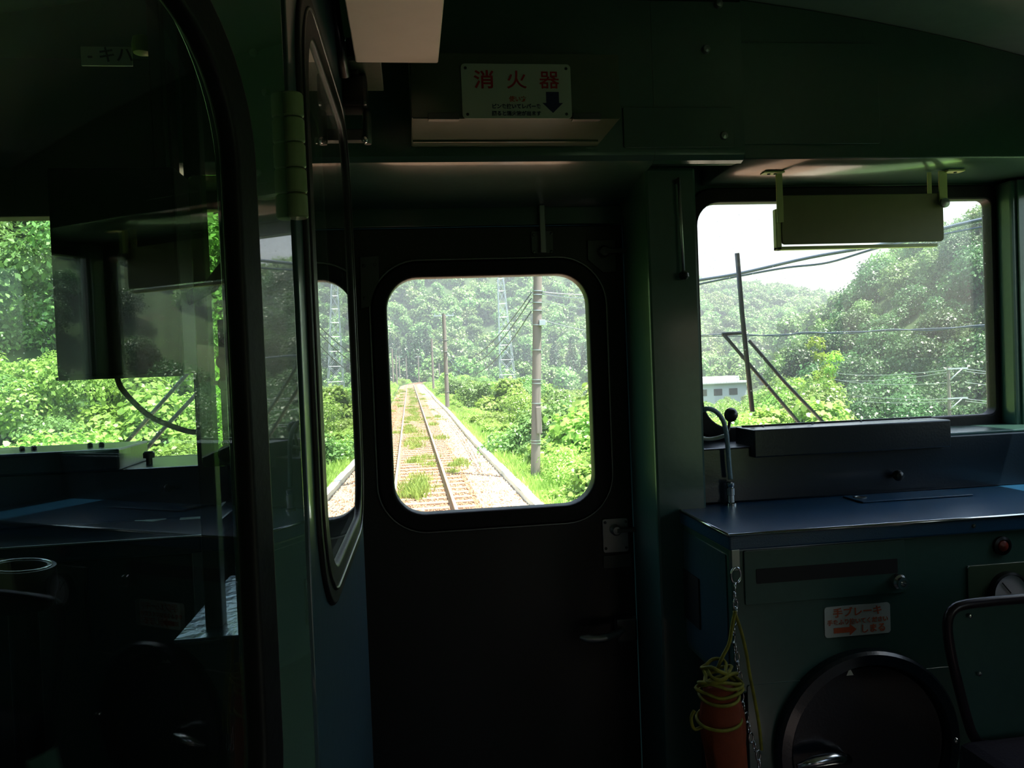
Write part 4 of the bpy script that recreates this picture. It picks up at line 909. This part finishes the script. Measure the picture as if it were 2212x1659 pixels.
for i in range(110): cl.append((random.uniform(-.25, .55), random.uniform(15, 120), random.uniform(.06, .2), random.uniform(.06, .16)))
for i in range(40): cl.append((random.choice([random.uniform(-1.5, -.6), random.uniform(.9, 1.5)]), random.uniform(20, 110), random.uniform(.08, .25), random.uniform(.08, .2)))
for yy_ in (28, 34, 42, 52): cl += [(.15, yy_, .25, .16), (.0, yy_+1.5, .2, .14)]
grass_m = lf('fresh_grass', (160, 190, 92), .35)
top(link('track_grass', blades(26000, None, 0, 0, 0, clump=cl), grass_m, loc=(0, 0, -1.26)), 'green weeds growing between the rails', 'grass', kind='stuff')
top(link('verge_grass', blades(60000, lambda r, Y: 2.45+r*(1.6+Y*.03), 12, 130, .26, 1.5), grass_m, loc=(0, 0, -1.6)), 'bright grass between the cable trough and the verge bushes', 'grass', kind='stuff')
top(link('verge_grass', blades(40000, lambda r, Y: -1.9-r*(1.5+Y*.03), 18, 150, .28, 1.1), grass_m, loc=(0, 0, -1.6)), 'bright grass on the side of the track away from the trough', 'grass', kind='stuff')
# ================================================================== poles, wires, pylon, house
pole_m = mat('weathered_pole', (132, 122, 116), .85, var=.18, scale=5, bump=.2, stretch=(1, 1, .2)); band_m = mat('galvanised', (196, 204, 210), .35, .7)
wire_m = mat('wire', (86, 98, 112), .5, .3); wire_p = mat('pale_wire', (188, 194, 198), .4, .5)
def pole(base, h, r, label, group=None, bands=(), arm=None, name='utility_pole', ax=Vector((0, 0, 1))):
    base = Vector(base); t = thing(name, label, 'pole', base, group)
    link('shaft', lathe([(r, 0), (r*.82, h)], base-ax*.5, ax, 16), pole_m, t)
    for z_ in bands: link('band', lathe([(r*1.1, 0), (r*1.1, .02)], base+ax*((z_-base.z)/ax.z), ax, 16), band_m, t)
    if arm:
        for z_, hw in arm:
            link('crossarm', box((base.x-hw, base.y-.05, z_-.04), (base.x+hw, base.y+.04, z_+.04), .01), band_m, t)
            for s in (-.9, -.4, .4, .9): link('insulator', lathe([(.03, 0), (.045, .05), (.03, .12)], (base.x+hw*s, base.y, z_+.04), (0, 0, 1), 8), band_m, t)
    return t
AX1 = (onY(1161.5, 600, 19.)-onY(1157, 1000, 19.)).normalized(); B1 = onY(1157, 1000, 19.0); B1 = B1+AX1*((-1.6-B1.z)/AX1.z); T1 = lambda z_: B1+AX1*((z_+1.6)/AX1.z); zz = lambda py, Y=19., px=1160: onY(px, py, Y).z
p1_ = pole(B1, 9.2, .118, 'thick weathered utility pole among the bushes, nearest of the poles', bands=[zz(v) for v in (630, 638, 655, 672, 703, 757, 821, 829, 872, 952, 958)], ax=AX1)
jx = T1(zz(695)).x; link('junction_box', box((jx+.02, 18.8, zz(700)-.05), (jx+.17, 18.95, zz(692)), .01), band_m, p1_)
jx = T1(zz(905)).x; link('cable_guard', box((jx-.02, 18.82, zz(936)), (jx+.11, 18.9, zz(878)), .02), pole_m, p1_)
B2 = onY(967, 883, 53.9)
p2_ = pole((B2.x, 53.9, -1.6), onY(964, 678, 53.9).z+2.1, .15, 'utility pole with a crossarm on top, second along the track', bands=[onY(966, v, 53.9).z for v in (735, 760, 808, 847)], arm=[(onY(964, 682, 53.9).z, .68)])
B3 = onY(936, 826, 96.)
pole((B3.x, 96, -1.9), onY(933, 731, 96).z+2.4, .15, 'bare grey pole without crossarm, third along the track', bands=[onY(934, 758, 96).z])
for px, pt, pb_, Y_, arm_, lab in ((849, 753, 812, 128, 0, 'thin distant pole at the left edge of the door window'), (857, 766, 815, 150, 0, 'thin distant pole, second from the left edge of the door window'),
        (863.5, 768, 812, 165, 1, 'thin distant pole with a pale top just left of the far track'), (878.5, 772, 812, 172, 0, 'thin distant pole above the point where the track vanishes'), (904.5, 768, 806, 165, 1, 'small distant pole with crossarm right of the vanishing track'),
        (949, 785, 808, 150, 0, 'faint distant pole just left of the pole with crossarm')):
    b_ = onY(px, pb_, Y_); t_ = onY(px, pt, Y_)
    pole((b_.x, Y_, min(b_.z, g1(b_.x, Y_))), t_.z-min(b_.z, g1(b_.x, Y_))+.5, .13, lab, arm=[(t_.z-.3, .6)] if arm_ else None)
# wires between the first two poles (in the vertical plane through both)
pa0 = Vector((B1.x, 19, 0)); pb0 = Vector((B2.x, 53.9, 0)); nrm_ = (pb0-pa0).cross(Vector((0, 0, 1))).normalized()
def wire(a, b, sag, r, mt, label, name='overhead_wire', n=24, wav=0, group=None):
    P = []
    for k_ in range(n+1):
        t = k_/n; p = a.lerp(b, t); p.z -= 4*sag*t*(1-t); p.z += wav*math.sin(t*23+1)*math.sin(t*7); P.append(p)
    return top(link(name, tube(P, r, 6), mt), label, 'wire', group)
z1s = [zz(632), zz(644), zz(672)]; z2s = [onY(968, v, 53.9).z for v in (760, 763, 766)]
for i, (za, zb_) in enumerate(zip(z1s, z2s)):
    wire(Vector((T1(za).x-.15, 19, za)), Vector((B2.x+.12, 53.9, zb_)), 1.0+.22*i, .014, wire_m, ('uppermost', 'middle', 'lowest')[i]+' of the sagging wires from the nearest pole back to the pole with crossarm')
for i, (ya, yb_) in enumerate(((631, 634), (635, 637), (651, 650))):
    a_ = Vector((T1(zz(ya)).x+.1, 19, zz(ya))); b_ = onY(1400, yb_, 18.0); wire(a_, b_, .06+.05*i, .014 if i < 2 else .007, wire_p, ('upper', 'middle', 'thin lower')[i]+' pale wire running right from the nearest pole top')
a_ = Vector((T1(zz(690)).x+.1, 19, zz(690))); wire(a_, onY(1420, 730, 17.0), .1, .006, wire_p, 'thin wire slanting down right from the junction box on the nearest pole')
# thick cables across the wide windscreen
pnA = Vector((2.94, 19, 0)); dq = Vector((7.16, -7, 0)); nq = dq.cross(Vector((0, 0, 1))).normalized()
def cab(pts, r, mt, label):
    P = smooth_path([onP(x_, y_, pnA, nq) for x_, y_ in pts], 6); top(link('overhead_cable', tube(P, r, 8), mt), label, 'cable')
cab([(1400, 622), (1510, 605), (1600, 590), (1750, 556), (1900, 529), (2060, 488), (2150, 468), (2260, 446)], .032, wire_m, 'thick double-looking cable, topmost across the wide windscreen')
cab([(1400, 640), (1520, 612), (1610, 594), (1700, 578), (1790, 567), (1900, 535), (2060, 502), (2150, 486), (2260, 466)], .02, wire_m, 'wavy cable just under the thick topmost cable')
cab([(1380, 730), (1515, 724), (1600, 722), (1680, 726), (1740, 718), (1830, 721), (1920, 712), (2010, 714), (2100, 704), (2170, 702), (2260, 706)], .012, wire_m, 'wavy thin cable across the middle of the wide windscreen')
cab([(1380, 734), (1515, 727), (1600, 726), (1680, 723), (1740, 721), (1830, 717), (1920, 715), (2010, 710), (2100, 707), (2170, 704), (2260, 709)], .010, wire_m, 'twin of the wavy thin cable, twisted around it')
# small pole on the right with crossarms
b_ = onY(2051, 893, 34.); t_ = onY(2049, 792, 34.)
pr2 = pole((b_.x, 34, -8), t_.z+8.5, .09, 'pale slender pole with two crossarms in front of the dark hill', name='utility_pole')
for py_ in (797, 861):
    q0, q1 = onY(2049, py_, 34.), onY(2088, py_-2, 34.); link('crossarm', box((q0.x-.1, 33.9, q0.z-.035), (q1.x, 34, q0.z+.035), .005), band_m, pr2)
    link('brace', tube([onY(2052, py_+24, 33.9), onY(2078, py_, 33.9)], .03, 6), band_m, pr2)
for k_, (ya, yb_, yl) in enumerate(((797, 797, 805), (800, 802, 820), (813, 826, 819), (861, 861, 845), (868, 866, 858))):
    wire(onY(1800, yl, 60.), onY(2060, yb_, 33.9), .25, .014, wire_p, 'thin pale line in front of the dark hill', group='thin lines before the dark hill')
    wire(onY(2085, yb_, 33.9), onY(2260, yb_+6, 30.), .1, .014, wire_p, 'thin pale line right of the slender pole', group='thin lines right of the slender pole')
# lattice pylon
py = thing('pylon', 'pale steel lattice pylon rising in front of the mountain', 'pylon', onY(1097, 790, 158.))
def lattice(bm):
    Y_ = 158.; c0 = onY(1097, 792, Y_); zt = onY(1091, 520, Y_).z; z0_ = g1(c0.x, Y_)-2; hw0 = (onY(1113, 790, Y_).x-onY(1080, 790, Y_).x)/2*1.1; tip = .2
    def cs(z_): k_ = (z_-z0_)/(zt-z0_); h_ = hw0*(1-k_)+tip*k_; return [Vector((c0.x-1.0*k_+sx_*h_, Y_+sy_*h_, z_)) for sx_, sy_ in ((-1, -1), (1, -1), (1, 1), (-1, 1))]
    lv = [z0_+(zt-z0_)*(1-(1-k_/13)**1.25) for k_ in range(14)]
    for a_, b_ in zip(lv, lv[1:]):
        A, B = cs(a_), cs(b_)
        for i in range(4):
            j = (i+1) % 4; add_tube(bm, [A[i], B[i]], .065, 4); add_tube(bm, [A[i], B[j]], .03, 4); add_tube(bm, [A[j], B[i]], .03, 4); add_tube(bm, [B[i], B[j]], .03, 4)
link('lattice_frame', bms(lattice), band_m, py)
# house
house_w = mat('house_wall', (196, 206, 214), .7, var=.05); roof_m = mat('house_roof', (214, 218, 222), .4, .3, stretch=(1, 8, 1), var=.1, scale=3)
Yh = 105.; A0, A1 = onY(1490, 835, Yh), onY(1612, 829, Yh); ht = onY(1560, 813, Yh).z
hs_ = thing('house', 'pale flat-roofed building in the valley by the pillar', 'building', ((A0.x+A1.x)/2, Yh+3, g1(A1.x, Yh)))
zb0 = min(g1(A1.x, Yh), onY(1560, 880, Yh).z)
link('wall', box((A0.x, Yh, zb0-1), (A1.x, Yh+6, ht-.9), 0), house_w, hs_)
def roof(bm):
    add_box(bm, (A0.x-.3, Yh-.5, ht-1.0), (A1.x+.3, Yh+6.4, ht-.8), .03)
    for k_ in range(22):
        x_ = A0.x-.2+(A1.x-A0.x+.4)*k_/21; add_box(bm, (x_-.04, Yh-.5, ht-.8), (x_+.04, Yh+6.4, ht-.7))
    add_box(bm, (A0.x-.3, Yh+3, ht-.8), (A1.x+.3, Yh+6.4, ht-.1), .05)
link('roof', bms(roof), roof_m, hs_)
for k_ in range(3):
    x_ = A0.x+1.2+k_*2.2; fz = ht-2.6; wn = link('window', box((x_, Yh-.05, fz), (x_+1.2, Yh+.01, fz+.9), .01), steel_dark, hs_)

# ================================================================== summer haze over the valley and the far slopes
hz_m = bpy.data.materials.new('summer_haze'); hz_m.use_nodes = True; t_ = hz_m.node_tree; t_.nodes.remove(t_.nodes['Principled BSDF'])
vs = t_.nodes.new('ShaderNodeVolumeScatter'); vs.inputs['Density'].default_value = .0011; vs.inputs['Color'].default_value = (.86, .93, 1, 1); vs.inputs['Anisotropy'].default_value = .2
t_.links.new(vs.outputs[0], t_.nodes['Material Output'].inputs['Volume'])
top(link('valley_haze', box((-420, 30, -30), (620, 640, 150)), hz_m), 'thin bluish summer haze hanging over the valley and mountain', 'haze', kind='stuff')
